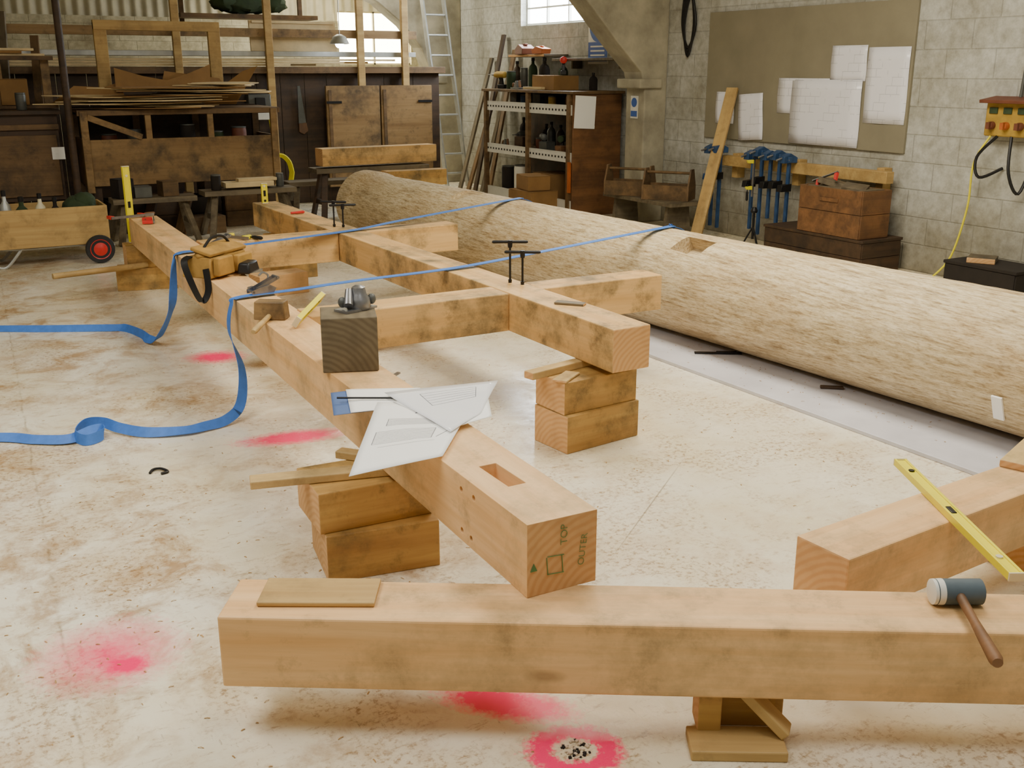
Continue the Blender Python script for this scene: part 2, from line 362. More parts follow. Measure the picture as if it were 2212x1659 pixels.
b=B(); b.add([(RX+.2,3.5,3.05),(RX+.2,BY+.2,3.05),(.5,BY+.2,5.2),(.5,3.5,5.2),(-6,3.5,3.05),(-6,BY+.2,3.05)],[(0,1,2,3),(3,2,5,4)]); struct(b.obj('ceiling','corr',smooth=False))
b=B(); b.box((-5.9,5,1.55),(.2,22,3.1)); struct(b.obj('wall_left','wallr',smooth=False))
def portal(y,px,curve,name):
    b=B(); poly=[(RX,0),(px,0)]+curve+[(curve[-1][0],curve[-1][1]+.4),(RX,3.05)]
    b.prism(poly,y-.17,y+.17,'y'); b.box((px+.05,y,1.5),(.3,.44,.1)); 
    return struct(b.obj(name,'concrete',bevel=.015,smooth=False))
portal(9.62,7.0,[(7.0,1.45),(6.95,1.62),(6.65,1.9),(6.2,2.36),(4.6,3.1),(2.2,3.96)],'trim_1')
portal(14.6,6.85,[(6.85,1.25),(6.80,1.6),(6.65,1.95),(6.4,2.25),(6.0,2.55),(4.6,3.15),(2.2,3.98)],'trim_2')
# ------------------------------------------------------------ log
LAX=lambda y:3.94+(9.7-y)*.054
def logobj():
    ya,yb=9.9,.9; ns=150; nr=64; vs=[]; r=.32
    ax=LAX
    for i in range(ns+1):
        y=ya+(yb-ya)*i/ns
        for k in range(nr):
            a=2*math.pi*k/nr
            rr=r+.003*math.sin(3*a+y*1.3)+.002*math.sin(5*a-y*2.1)+random.uniform(-.0012,.0012)
            if math.sin(a)<-.97: rr=r
            if y>9.62: rr+=.022
            vs.append((ax(y)+rr*math.cos(a),y,.345+rr*math.sin(a)))
    b=B(); b.add(vs,[(i*nr+k,i*nr+(k+1)%nr,(i+1)*nr+(k+1)%nr,(i+1)*nr+k) for i in range(ns) for k in range(nr)]+[tuple(range(nr)),tuple(range((ns+1)*nr-1,ns*nr-1,-1))])
    o=b.obj('log','log')
    c=[]
    x=ax(5.0); c.append(B().box((x-.15,4.92,.345+.29),(.16,.26,.22),(0,R(-28),0)))
    x=ax(7.6); c.append(B().box((x-.1,7.75,.345+.33),(.2,.3,.10),(0,R(-20),0)))
    bpy.context.view_layer.update(); cut(o,c); o.data.materials.clear(); o.data.materials.append(M['log'])
    for p in o.data.polygons: p.material_index=0
    return T(o,'huge peeled round pale log with cut notches','log')
logobj()
b=B(); b.prism([(3.64,6.9),(3.66,4.7),(3.72,2.52),(4.72,2.62),(4.72,6.9)],0,.02,'z'); T(b.obj('floor_sheet','sheet',bevel=.003),'pale lilac-grey board lying under the log','sheet')
# ------------------------------------------------------------ timber frame
hole=[B().box((1.322,2.395,.53),(.056,.175,.2))]+[B().cyl((1.15,y,z),(1.3,y,z),.009) for y,z in ((2.45,.505),(2.37,.508),(2.45,.378),(2.39,.376))]
B1=beam('timber_beam','long square pale fir beam with mortise and drawings on top',(1.315,2.06),(1.485,8.48),.345,.55,.21,cuts=hole)
L1=math.dist((1.315,2.06),(1.485,8.48))/2
textmesh('TOP',.030,'green','marking',B1,(-L1-.002,-.005,.055),(R(90),R(-90),R(-90)))
textmesh('OUTER',.028,'green','marking',B1,(-L1-.002,-.062,.0),(R(90),R(-83),R(-90)))
b=B(); 
for z in (-.03,.02): b.box((-L1-.002,.02,z-.02),(.001,.05,.002),(R(4),0,0))
for y in (.0,.045): b.box((-L1-.002,y,-.025),(.001,.002,.05),(R(-5),0,0))
b.obj('marking','green',parent=B1,smooth=False)
B().prism([(.075,-.03),(.095,-.03),(.085,-.008)],-L1-.003,-L1-.001,'x').obj('marking','green',parent=B1,smooth=False)
B2=beam('timber_beam','long square fir beam parallel with the first, joined by crosspieces',(2.655,3.61),(2.56,8.85),.36,.56,.205,('fir2','end'))
CG='crosspieces of the timber frame'
beam('cross_beam','short fir crosspiece joining the two long beams',(1.485,4.61),(2.535,4.61),.362,.558,.2,('fir2','end'),'timber beam',CG)
beam('cross_beam','short fir crosspiece joining the two long beams',(1.56,6.95),(2.49,6.95),.362,.558,.2,('fir2','end'),'timber beam',CG)
beam('cross_beam','fir stub projecting from frame towards the log',(2.745,4.63),(3.52,4.62),.362,.558,.19,('fir2','end'),'timber beam',CG)
beam('cross_beam','fir stub projecting from frame towards the log',(2.70,6.95),(3.42,6.95),.362,.558,.19,('fir2','end'),'timber beam',CG)
beam('bearer','low orange fir bearer beneath the frame',(1.60,5.75),(2.5,5.75),.1,.26,.16,('fir','end'),'timber beam')
block('timber_block','small block under low bearer',(2.05,5.75,.05),(.3,.2,.1))
blk=block('timber_block','dark weathered square timber offcut on the beam',(1.36,3.68,.656),(.21,.21,.21),R(-109),('enddark','enddark'))
f0=(.545,2.45)
FB=beam('timber_beam','thick square fir beam low on blocks, lying crosswise',(f0[0],f0[1]),(f0[0]+2.23,f0[1]-1.386),.145,.345,.205,('fir','end'))
beam('timber_beam','square fir beam with a level across it',(2.095,1.905),(3.75,2.02),.145,.345,.19,('fir','end'))
block('timber_block','squared block supporting the beam',(3.2,1.98,.0725),(.25,.2,.145),R(4)); block('timber_block','squared block supporting the beam',(2.35,1.92,.0725),(.18,.16,.145),R(4))
block('wood_offcut','small board offcut on top of beam',(3.25,2.06,.358),(.3,.12,.026),R(20),('pale','end'),'offcut')
block('timber_block','squared block supporting the beam',(2.60,1.17,.0725),(.16,.14,.145),R(-32))
block('plywood_scrap','thin rectangular pale plywood scrap on the beam',(.755,2.345,.352),(.3,.135,.013),R(-30),('ply','ply'),'offcut')
G1='stacked blocks under the long beam'
block('timber_block','square ochre block at bottom of stack',(1.22,3.14,.085),(.39,.30,.17),R(-9),('ochre','end'),group=G1)
block('timber_block','square ochre block on top of stack',(1.20,3.17,.2425),(.40,.27,.145),R(-3),('ochre','end'),group=G1)
block('wood_batten','short batten packed under the beam',(1.12,3.15,.33),(.62,.07,.028),R(-14),('pale','end'),'batten')
block('wood_wedge','thin wedge beside batten',(1.24,3.27,.33),(.2,.05,.028),R(-50),('pale','end'),'wedge')
G2='stacked blocks under the second beam'
block('timber_block','square orange block at bottom of stack',(2.55,3.80,.0875),(.43,.24,.175),R(7),('ochre','end'),group=G2)
block('timber_block','square pale block on top of stack',(2.55,3.81,.25),(.42,.22,.15),R(5),('ochre','end'),group=G2)
block('wood_batten','short batten packed under the beam',(2.44,3.86,.342),(.40,.06,.034),R(12),('pale','end'),'batten')
block('wood_wedge','small wedge packed beside the batten',(2.40,3.75,.331),(.16,.07,.012),R(35),('pale','end'),'wedge')
G3='stacked blocks under the far end of the beam'
block('timber_block','ochre block at bottom of stack',(1.47,8.44,.085),(.45,.24,.17),R(-12),('ochre','end'),group=G3)
block('timber_block','ochre block on top of stack',(1.47,8.46,.2575),(.30,.22,.175),R(-3),('ochre','end'),group=G3)
block('timber_block','ochre block at bottom of stack',(2.58,8.3,.09),(.4,.22,.18),0,('ochre','end'),group='blocks under the second beam far end')
block('timber_block','ochre block on top of stack',(2.58,8.3,.27),(.36,.2,.18),0,('ochre','end'),group='blocks under the second beam far end')
block('timber_block','pale block on floor between beams',(2.3,7.7,.08),(.4,.2,.16),R(8),('fir','end'))
block('wood_offcut','flat scrap of timber on floor',(2.35,6.3,.015),(.35,.1,.03),R(-20),('greywood','end'),'offcut')
b=B(); b.cyl((0,0,0),(.7,.15,0),.022,.022,14); T(b.obj('wooden_pole','pale',(.76,8.2,.192)),'round pale wooden pole beside the stack','pole')
block('timber_block','small upright block under the beam',(1.585,1.775,.082),(.06,.09,.124),R(-31),('ochre','end'))
block('timber_block','squared block under the beam',(1.73,1.79,.0725),(.17,.14,.145),R(-31),('ochre','end'))
block('wood_board','flat board on floor under the chocks',(1.60,1.675,.014),(.24,.11,.028),R(-31),('ply','ply'),'board')
block('wood_board','short board leaning against the beam chock',(1.685,1.665,.088),(.15,.055,.028),0,('ply','ply'),'board',rot=(0,R(42),R(-50)))
# ------------------------------------------------------------ drawings
def sheet(name,label,pts,th=.0012,mat='paper',cat='paper',nx=12,ny=12,lines=(),droop=None,wave=.0008):
    b=B(); P=[Vector(p) for p in pts]; vs=[]
    def at(u,v):
        p=(P[0]*(1-u)+P[1]*u)*(1-v)+(P[3]*(1-u)+P[2]*u)*v
        z=p.z+wave*math.sin(u*7+v*4)+wave
        if droop: z+=droop(p.x,p.y)
        return Vector((p.x,p.y,z))
    for i in range(nx+1):
        for j in range(ny+1): vs.append(at(i/nx,j/ny))
    b.add(vs,[(i*(ny+1)+j,i*(ny+1)+j+1,(i+1)*(ny+1)+j+1,(i+1)*(ny+1)+j) for i in range(nx) for j in range(ny)])
    o=b.obj(name,mat); s=o.modifiers.new('s','SOLIDIFY'); s.thickness=th; s.offset=0; T(o,label,cat)
    for grp in lines:
        b=B()
        for (u0,v0,u1,v1,w) in grp:
            k=max(2,int(abs(u1-u0)*nx+abs(v1-v0)*ny)*2)
            for q in range(k):
                a=at(u0+(u1-u0)*q/k,v0+(v1-v0)*q/k)+Vector((0,0,.0014)); c=at(u0+(u1-u0)*(q+1)/k,v0+(v1-v0)*(q+1)/k)+Vector((0,0,.0014))
                d=(c-a); nrm=Vector((-d.y,d.x,0)).normalized()*w/2
                b.add([a-nrm,c-nrm,c+nrm,a+nrm],[(0,1,2,3)])
        b.obj('printed_drawing','inklight',parent=o,smooth=False)
    return o
dr=lambda x,y:-max(0,(1.225-x))*.12
def elev(u0,v0,u1,v1,n):
    L=[(u0,v0,u1,v0,.0016),(u0,v1,u1,v1,.0016)]
    for i in range(n+1): L.append((u0+(u1-u0)*i/n,v0,u0+(u1-u0)*i/n,v1,.0013))
    return L
T1=.553
sheet('card','blue card lying under the drawings',[(1.10,3.16,T1),(1.17,3.38,T1),(1.33,3.30,T1),(1.26,3.08,T1)],mat='bluecard',cat='card',droop=dr,wave=.0003)
sheet('drawing_sheet','white sheet of paper under other drawings',[(1.15,3.13,T1+.004),(1.22,3.36,T1+.004),(1.46,3.25,T1+.004),(1.38,3.0,T1+.004)],droop=dr,wave=.0005)
sheet('drawing_sheet','white timber frame drawing overhanging the beam edge',[(.955,2.64,T1+.009),(1.255,3.15,T1+.009),(1.53,2.97,T1+.009),(1.225,2.58,T1+.009)],droop=dr,
   lines=[elev(.35,.12,.52,.75,9),elev(.60,.2,.70,.8,7),[(.3,.2,.3,.8,.001)],[(.36,.8,.50,.93,.0014)],[(.8,.45,.82,.52,.006)]])
sheet('drawing_sheet','white printed sheet lying beneath a plastic sleeve',[(1.36,2.78,T1+.0125),(1.30,3.12,T1+.0125),(1.64,3.08,T1+.0125),(1.52,2.82,T1+.0125)],wave=.0005)
sheet('plastic_sleeve','glossy clear sleeve holding a printed drawing',[(1.33,2.74,T1+.015),(1.31,3.22,T1+.015),(1.73,3.16,T1+.015),(1.50,2.86,T1+.015)],mat='folder',cat='drawing',wave=.0012,
   lines=[elev(.55,.25,.85,.8,5)])
b=B(); b.cyl((0,0,0),(.2,-.115,0),.004,.004,6); b.cyl((.2,-.115,0),(.212,-.122,0),.004,.0008,6); T(b.obj('pencil','black',(1.15,3.26,T1+.012)),'thin black pencil on paper','pencil')
# ------------------------------------------------------------ spirit levels
def level(label,c,L,rot,h=.055,w=.024):
    e=empty('spirit_level',c,rot); T(e,label,'spirit level')
    b=B(); b.box((0,0,h/2-.004),(L,w,.008)); b.box((0,0,-h/2+.004),(L,w,.008)); b.box((0,0,0),(L,w*.55,h-.01)); b.obj('body','yellow',parent=e,bevel=.0015)
    for x in (-L/2-.002,L/2+.002): B().box((x,0,0),(.006,w+.001,h+.001)).obj('end_cap','creamp',parent=e,bevel=.001)
    b=B(); b.box((0,0,0),(.05,w*.8,h*.42)); b.obj('vial_housing','black',parent=e,bevel=.003)
    b=B(); b.cyl((-.018,0,0),(.018,0,0),.0095,n=12); b.obj('vial','vial',parent=e,loc=(0,0,.004))
    for x in (-L*.38,L*.38):
        b=B(); b.cyl((0,-w*.45,0),(0,w*.45,0),.010,n=16); b.obj('vial_housing','black' if x>0 else 'creamp',parent=e,loc=(x,0,0))
    return e
a=math.atan2(.74,.41)
level('long yellow spirit level resting across the beam',(2.595,1.87,.345+.0135),.84,(R(90),0,a),.042)
level('yellow spirit level standing upright at beam end',(1.40,8.53,.642),.58,(0,R(90),R(20)))
level('short yellow spirit level propped on the beam',(1.47,4.48,.602),.34,(R(35),R(-7),R(52)),.05)
level('yellow spirit level upright at the far end of beam',(2.53,8.72,.647),.16,(0,R(90),0),.05)
# ------------------------------------------------------------ rubber mallet
e=empty('rubber_mallet',(2.15,1.50,.3795),(0,0,AN)); T(e,'rubber mallet with white and grey faces, wooden handle','mallet')
b=B(); b.lathe([(.026,-.062),(.033,-.058),(.033,-.03),(.033,.03),(.033,.058),(.026,.062)],axis='x',n=28); b.obj('head','mallet',parent=e)
b=B(); b.lathe([(.024,-.069),(.0325,-.066),(.0335,-.045),(.0335,-.04)],axis='x',n=28); b.obj('white_face','whitep',parent=e)
b=B(); b.lathe([(.013,.02),(.012,-.06),(.011,-.15),(.014,-.24),(.016,-.32),(.012,-.335)],axis='y',n=14); b.obj('handle','hdl',parent=e,rot=(0,0,R(-8)))
# ------------------------------------------------------------ straps
def strap(label,pts,wv,w=.05):
    b=B(); b.ribbon(pts,wv,w,.003,10); return T(b.obj('ratchet_strap','strap'),label,'strap')
Yv=(0,1,0)
def arc(y,dy):
    cx=LAX(y); return [(cx+.329*math.cos(R(t)),y+dy*(t-100)/100,.345+.329*math.sin(R(t))) for t in (-20,10,35,60,80,100)]
strap('blue webbing strap over log and beams, tail trailing',
 arc(7.14,-.1)+[(3.0,6.95,.60),(2.6,6.88,.568),(1.95,6.72,.562),(1.50,6.60,.562),(1.335,6.56,.558),(1.30,6.53,.50),(1.24,6.42,.26),(1.16,6.50,.06),(1.12,6.62,.025),(1.10,6.78,.03),(1.04,7.02,.02),(.95,7.08,.02),(.6,7.26,.018),(.2,7.48,.018),(-.4,7.7,.018)],
 [Yv]*10+[Yv,(.5,.7,0),(.5,.3,.6),(.8,.1,.4),(.7,0,.7),(0,.5,.8),(0,.7,.5),(.2,.6,.5),(.2,.6,.5),(.2,.7,.4),(.2,.7,.4)],.058)
strap('blue webbing strap over log and beam, curling on floor',
 arc(5.34,-.1)+[(3.2,5.26,.61),(2.6,5.22,.572),(1.95,5.16,.568),(1.6,5.12,.562),(1.31,5.08,.562),(1.262,5.06,.53),(1.24,5.05,.40),(1.27,4.98,.22),(1.22,4.86,.08),(1.13,4.80,.03),(1.02,4.77,.025),(.92,4.76,.025),(.76,4.82,.025),(.66,4.93,.03),(.60,5.02,.04),(.52,5.01,.05),(.46,4.92,.035),(.50,4.84,.025),(.58,4.88,.03),(.56,4.96,.035),(.44,4.90,.025),(.30,4.98,.02),(.15,5.1,.02),(-.3,5.3,.02)],
 [Yv]*11+[Yv,Yv,(.7,.6,0),(.8,.4,.2),(.2,.6,.8),(0,.8,.7),(0,.9,.5),(.2,.6,.8),(.6,.3,.8),(.2,.2,1),(.2,0,1),(.3,0,1),(0,.3,.9),(.2,.3,.7),(0,.8,.5),(.2,.7,.6),(.2,.7,.5),(.2,.7,.5),(.3,1,.3)])
strap('blue webbing strap passing low between the beams',[(1.62,5.70,.263),(2.0,5.73,.263),(2.45,5.75,.263)],[Yv,Yv,Yv])
def ratchet(label,c,rz):
    e=empty('strap_ratchet',c,(0,0,rz)); T(e,label,'ratchet')
    b=B()
    for y in (-.03,.03): b.prism([(-.07,-.012),(.05,-.012),(.065,.01),(.03,.03),(-.02,.022),(-.07,.008)],y-.002,y+.002,'y')
    b.cyl((0.03,-.032,.012),(.03,.032,.012),.012,n=14); b.cyl((-.06,-.032,0),(-.06,.032,0),.006); b.obj('body','steel',parent=e)
    b=B(); b.box((.02,-.022,.035),(.13,.004,.018),(0,R(-22),0)); b.box((.02,.022,.035),(.13,.004,.018),(0,R(-22),0)); b.cyl((.078,-.03,.06),(.078,.03,.06),.008); b.obj('handle','steel',parent=e)
    return e
ratchet('steel strap ratchet tensioner on the beam',(1.44,5.12,.577),R(10)); ratchet('steel strap ratchet tensioner above crosspiece',(1.60,6.63,.577),R(14))
e=empty('router',(1.40,3.70,.762),(0,0,R(20))); T(e,'grey metal hand tool standing on the dark block','power tool'); e.scale=(.85,.85,.85)
b=B(); b.lathe([(.05,.0),(.055,.01),(.050,.05),(.036,.07),(.03,.10),(.015,.11)],n=20,c=(.02,0,0)); b.box((0,0,.005),(.18,.09,.01)); b.cyl((-.06,-.02,.03),(-.02,.02,.09),.022,.016); b.obj('body','steel',parent=e)
for s in (-1,1):
    b=B(); b.blob((s*.07+.01,-.02*s,.04),(.04,.04,.05)); b.cyl((s*.03,0,.04),(s*.07,-.01*s,.04),.008); b.obj('handle','greymetal',parent=e)
e=empty('wooden_mallet',(1.33,4.60,.592),(0,0,R(-35))); T(e,'square headed wooden carpenter mallet','mallet')
b=B(); b.box((0,0,0),(.15,.08,.085),taper=.92); b.obj('head','tanply',parent=e,bevel=.006)
b=B(); b.lathe([(.012,-.04),(.013,-.15),(.015,-.24),(.010,-.26)],axis='y',n=12); b.obj('handle','pale',parent=e,loc=(0,0,-.02),rot=(R(5),0,0))
e=empty('strap_hook',(1.50,5.30,.556),(0,0,R(40))); T(e,'steel claw hook lying on the beam','hook')
b=B(); b.tube([(-.08,0,.006),(-.03,.01,.008),(.03,.0,.03),(.06,.01,.05),(.03,.02,.07),(-.01,.02,.06)],.006); b.obj('hook','steel',parent=e)
b=B(); b.box((-.09,0,.012),(.04,.055,.012)); b.obj('eye','steel',parent=e,bevel=.003)
# tool bag (tan pouch, flaps, dark side pouch, belt and handle)
e=empty('tool_bag',(1.39,5.82,.558),(0,0,R(40))); T(e,'tan leather tool pouch with black belt on beam','tool bag'); e.scale=(1.12,1.12,1.12)
b=B(); b.box((0,0,.05),(.34,.17,.10),taper=.85); b.blob((.0,.0,.10),(.30,.15,.09),jit=.10,seg=18); b.box((-.08,-.10,.055),(.13,.04,.09),taper=.9); b.box((.08,-.10,.05),(.13,.04,.08),taper=.9); b.obj('pouch','leather',parent=e,bevel=.012,seg=3)
B().box((0,-.02,.125),(.30,.12,.02),(R(14),0,0)).obj('flap','leather',parent=e,bevel=.006)
b=B(); b.box((.05,-.15,.03),(.14,.07,.055),(0,0,R(12)),taper=.8); b.obj('side_pouch','black',parent=e,bevel=.01)
b=B(); b.ribbon([(-.14,.05,.10),(-.20,.04,.08),(-.23,-.02,-.02),(-.22,-.06,-.10),(-.19,-.08,-.05),(-.17,-.06,.05)],[(0,1,.1)]*6,.035,.004); b.obj('belt','black',parent=e)
b=B(); b.tube([(-.1,.0,.13),(-.03,.0,.175),(.06,.0,.175),(.12,.0,.13)],.007); b.obj('handle','black',parent=e)
def tbar(x,y,z,h,rz,label):
    e=empty('t_handle_auger',(x,y,z),(0,0,rz)); T(e,label,'auger',group='T-handled augers on the frame')
    b=B(); b.cyl((0,0,0),(0,0,h),.006,n=10); b.lathe([(.011,h-.03),(.013,h-.02),(.013,h+.008)],n=12); b.cyl((0,0,0),(0,0,.02),.009,.011,n=10); b.obj('shaft','black',parent=e)
    b=B(); b.lathe([(.006,-.095),(.009,-.085),(.008,0),(.009,.085),(.006,.095)],axis='x',n=12); b.obj('handle','black',parent=e,loc=(0,0,h))
tbar(2.67,4.74,.559,.22,R(-28),'black T-handled auger standing upright in beam'); tbar(2.70,4.66,.559,.175,R(-32),'black T-handled auger standing upright in beam')
tbar(2.57,7.15,.559,.18,R(-35),'black T-handled auger upright near far crosspiece'); tbar(2.62,7.1,.559,.16,R(-15),'black T-handled auger upright near far crosspiece')
block('wood_offcut','thin grey sliver of wood on beam',(2.66,4.13,.567),(.15,.05,.012),R(-50),('greywood','end'),'offcut')
def clamp(label,c,rz,L=.3,jaw='red',rot=None):
    e=empty('bar_clamp',c,rot or (0,0,rz)); T(e,label,'clamp')
    b=B(); b.box((0,0,0),(L,.02,.008)); b.obj('bar','steel',parent=e)
    for x,nm in ((-L/2+.01,'jaw'),(L/4,'jaw')):
        b=B(); b.prism([(x-.015,-.01),(x+.02,-.01),(x+.014,-.07),(x-.012,-.085)],-.012,.012,'y'); b.obj(nm,jaw,parent=e,bevel=.002)
    b=B(); b.cyl((L/4-.03,0,-.06),(L/4+.10,0,-.06),.005); b.lathe([(.009,L/4+.03),(.013,L/4+.05),(.013,L/4+.11),(.008,L/4+.12)],axis='x',c=(0,0,-.06),n=12); b.obj('handle','hdl' if jaw!='yellow' else 'black',parent=e)
    return e
clamp('red bar clamp lying across the beam end',(1.40,8.40,.567),0,.34,'red',rot=(R(90),0,R(15))); clamp('red and black bar clamp on beam end',(1.50,8.12,.567),0,.25,'red',rot=(R(90),0,R(80)))
clamp('yellow quick clamp standing under the crosspiece',(1.98,4.85,.088),R(40),.32,'yellow'); clamp('yellow quick clamp near strap ratchet',(1.80,6.93,.573),0,.22,'yellow',rot=(R(90),0,R(-60)))
b=B(); b.lathe([(.004,-.06),(.009,-.055),(.010,.0),(.012,.05),(.006,.06)],axis='x'); T(b.obj('chisel_handle','red',(2.56,7.95,.573),(0,0,R(10))),'red handled tool lying on beam','tool')
b=B(); b.box((0,0,.004),(.28,.035,.008)); b.box((.05,0,.011),(.12,.03,.006)); T(b.obj('metal_strip','black',(4.02,4.6,.02),(0,0,R(-33)),bevel=.001),'dark flat strip lying on the lilac sheet','offcut')
block('bark_scrap','reddish bark scrap beside the log',(4.08,3.75,.028),(.12,.03,.015),R(-40),('brown','brown'),'scrap')
block('bark_scrap','reddish bark scrap beside the log',(3.85,5.9,.028),(.16,.05,.015),R(-20),('hdl','hdl'),'scrap')
b=B(); b.tube([(0,0,.006),(.02,.03,.008),(.05,.02,.01),(.07,-.02,.006),(.04,-.03,.006)],.006); T(b.obj('cable_scrap','black',(.68,4.33,0)),'small black curl of cable on floor','scrap')
b=B(); b.box((0,0,0),(.010,.05,.12)); T(b.obj('paper_tag','paper',(4.016,2.73,.215),(0,R(-22),R(4))),'small white paper tag stuck on log','tag')
# rubble inside the pink ring
b=B(); rs=random.Random(5)
for _ in range(46):
    a=rs.uniform(0,6.3); q=.045*math.sqrt(rs.random()); w=rs.uniform(.003,.009)
    b.box((1.24+q*math.cos(a),1.87+q*math.sin(a)*.8,w*.35),(w,w*.8,w*.7),(0,0,rs.uniform(0,3)),mi=0 if rs.random()<.6 else 1)
o=T(b.obj('floor_rubble',['rubble','dark'],smooth=False),'broken concrete crumbs inside pink sprayed ring','rubble'); o['kind']='stuff'
b=B(); rs=random.Random(3)
def chips(cx,cy,sx,sy,n,z=.001):
    for _ in range(n):
        x=rs.gauss(cx,sx); y=rs.gauss(cy,sy); l=rs.uniform(.003,.009); w=rs.uniform(.001,.0022); a=rs.uniform(0,6.3); h=rs.uniform(.001,.003)
        ca,sa=math.cos(a),math.sin(a)
        z2=z+.02 if (3.5<x<4.9 and 2.4<y) else z
        P=[(-l,-w,0),(0,-w,h),(l,-w,0),(l,w,0),(0,w,h),(-l,w,0)]
        b.add([(x+p*ca-q*sa,y+p*sa+q*ca,z2+r) for p,q,r in P],[(0,1,4,5),(1,2,3,4)])
chips(.5,3.6,.35,.7,160); chips(.9,3.1,.5,.6,110); chips(2.2,3.9,.5,.6,120); chips(2.0,5.6,.4,.8,90); chips(3.2,3.6,.25,.7,90); chips(3.95,4.2,.1,.9,140); chips(.9,5.6,.4,.8,90)
o=T(b.obj('wood_shavings','chips',smooth=False),'fine brown wood shavings strewn over floor','shavings'); o['kind']='stuff'
# ------------------------------------------------------------ right wall: pinboard and papers
b=B(); b.box((7.287,7.45,1.585),(.025,2.6,1.235)); PB=T(b.obj('pinboard','pin',bevel=.003),'large olive-grey pinboard fixed on block wall','notice board')
def wp(y1,y0,z0,z1,mat='printed',x=7.268,tilt=0):
    b=B(); n=6; vs=[]
    for i in range(n+1):
        for j in range(n+1): vs.append((.004*math.sin(i*1.3+j),-(y1-y0)/2+(y1-y0)*i/n,-(z1-z0)/2+(z1-z0)*j/n))
    b.add(vs,[(i*(n+1)+j,(i+1)*(n+1)+j,(i+1)*(n+1)+j+1,i*(n+1)+j+1) for i in range(n) for j in range(n)])
    o=b.obj('pinned_paper',mat,(x,(y0+y1)/2,(z0+z1)/2),(tilt,0,0)); s=o.modifiers.new('s','SOLIDIFY'); s.thickness=.001
    return T(o,'white printed sheet pinned on the olive board','paper','papers on the pinboard')
wp(7.04,6.63,1.55,1.85); wp(6.62,6.17,1.20,1.83); wp(7.69,7.04,1.25,1.57); wp(7.50,6.65,.98,1.56,x=7.262); wp(8.58,8.3,1.12,1.43); wp(8.22,7.87,.975,1.42,'printed',7.262,R(-4))
def plank(label,p0,p1,w,t,mat='ply',name='wood_plank'):
    p0=Vector(p0);p1=Vector(p1); d=p1-p0; L=d.length
    b=B(); b.box((0,0,0),(L,w,t)); b.box((L/2-.03,0,0),(.06,w*.92,t*1.02))
    q=d.to_track_quat('X','Z'); o=b.obj(name,mat,(p0+p1)/2,q.to_euler(),bevel=.003); return T(o,label,'plank')
plank('light board leaning against wall beneath the pinboard',(6.62,8.02,.02),(7.22,8.28,1.47),.12,.03,'ply')
b=B(); b.box((7.15,7.2,.77),(.09,2.1,.10)); 
for y in (6.3,7.3,8.15): b.box((7.245,y,.72),(.10,.08,.24))
T(b.obj('clamp_rack','ply',bevel=.004),'timber rail bracket on wall holding clamps','rack')
def sash(y,zt,h,lean=0,mat='bluep'):
    e=empty('sash_clamp',(7.04,y,zt-.02),(lean,0,0)); T(e,'blue steel sash clamp hanging from timber rail','clamp','sash clamps on the rack')
    b=B(); b.box((0,0,-h/2+.05),(.035,.014,h)); b.box((-.012,0,-h/2+.05),(.006,.034,h)); b.obj('bar','bluep',parent=e,bevel=.001)
    b=B(); b.prism([(-.10,.0),(.066,.0),(.066,.05),(-.02,.09),(-.10,.06)],-.035,.035,'y'); b.box((-.03,0,.03),(.05,.095,.05)); b.obj('head',mat,parent=e,bevel=.004)
    b=B(); b.cyl((-.05,-.048,.03),(-.05,.048,.03),.006); b.cyl((-.03,0,.06),(-.16,0,.03),.010); b.obj('screw','steel',parent=e)
    b=B(); b.prism([(-.11,-.26),(.02,-.26),(.02,-.19),(-.10,-.20)],-.03,.03,'y'); b.obj('sliding_jaw','black' if int(y*100)%2 else mat,parent=e,bevel=.003)
for y,z,h in ((8.30,.86,.78),(8.19,.87,.8),(7.71,.84,.72),(7.59,.88,.8),(7.47,.85,.6),(7.35,.86,.66),(7.23,.84,.6)): sash(y,z,h)
clamp('yellow quick clamp hanging on the rack',(6.88,7.53,.66),0,.34,'yellow',rot=(0,R(90),0)); 
e=empty('tripod',(6.85,7.45,0)); T(e,'small black tripod stand under clamps','stand')
b=B(); b.cyl((0,0,.1),(0,0,.35),.012); [b.cyl((0,0,.22),(.11*math.cos(a),.11*math.sin(a),0.005),.008,n=8) for a in (.3,2.4,4.5)]; b.obj('legs','black',parent=e)
b=B(); b.lathe([(.03,0),(.035,.02),(.02,.05)],n=14); b.obj('head','black',parent=e,loc=(0,0,.35))
def crate(name,label,c,d,mat,planks=3,lid=False,cat='wooden box'):
    e=empty(name,c); T(e,label,cat); x,y,z=d; b=B(); t=.018
    for i in range(planks):
        zz=z*(i+.5)/planks; h=z/planks-.004
        b.box((-x/2,0,zz),(t,y,h)); b.box((x/2,0,zz),(t,y,h)); b.box((0,-y/2,zz),(x,t,h)); b.box((0,y/2,zz),(x,t,h))
    b.box((0,0,t/2),(x,y,t))
    for sx in (-1,1):
        for sy in (-1,1): b.box((sx*(x/2-.02),sy*(y/2-.02),z/2),(.035,.035,z))
    b.obj('body',mat,parent=e,bevel=.003)
    if lid: B().box((0,0,z+.012),(x+.03,y+.03,.024)).obj('lid',mat,parent=e,bevel=.004)
    else: 
        b=B(); b.box((-x/2-.012,0,z*.75),(.015,y*.3,.03)); b.obj('handle',mat,parent=e,bevel=.003)
    return e
crate('wooden_chest','low dark wooden chest beneath the crate',(6.98,6.60,0),(.46,1.15,.26),'brown',2,True); crate('wooden_crate','brown wooden crate full of tools by wall',(6.92,6.42,.285),(.34,.70,.40),'hdl',2,False)
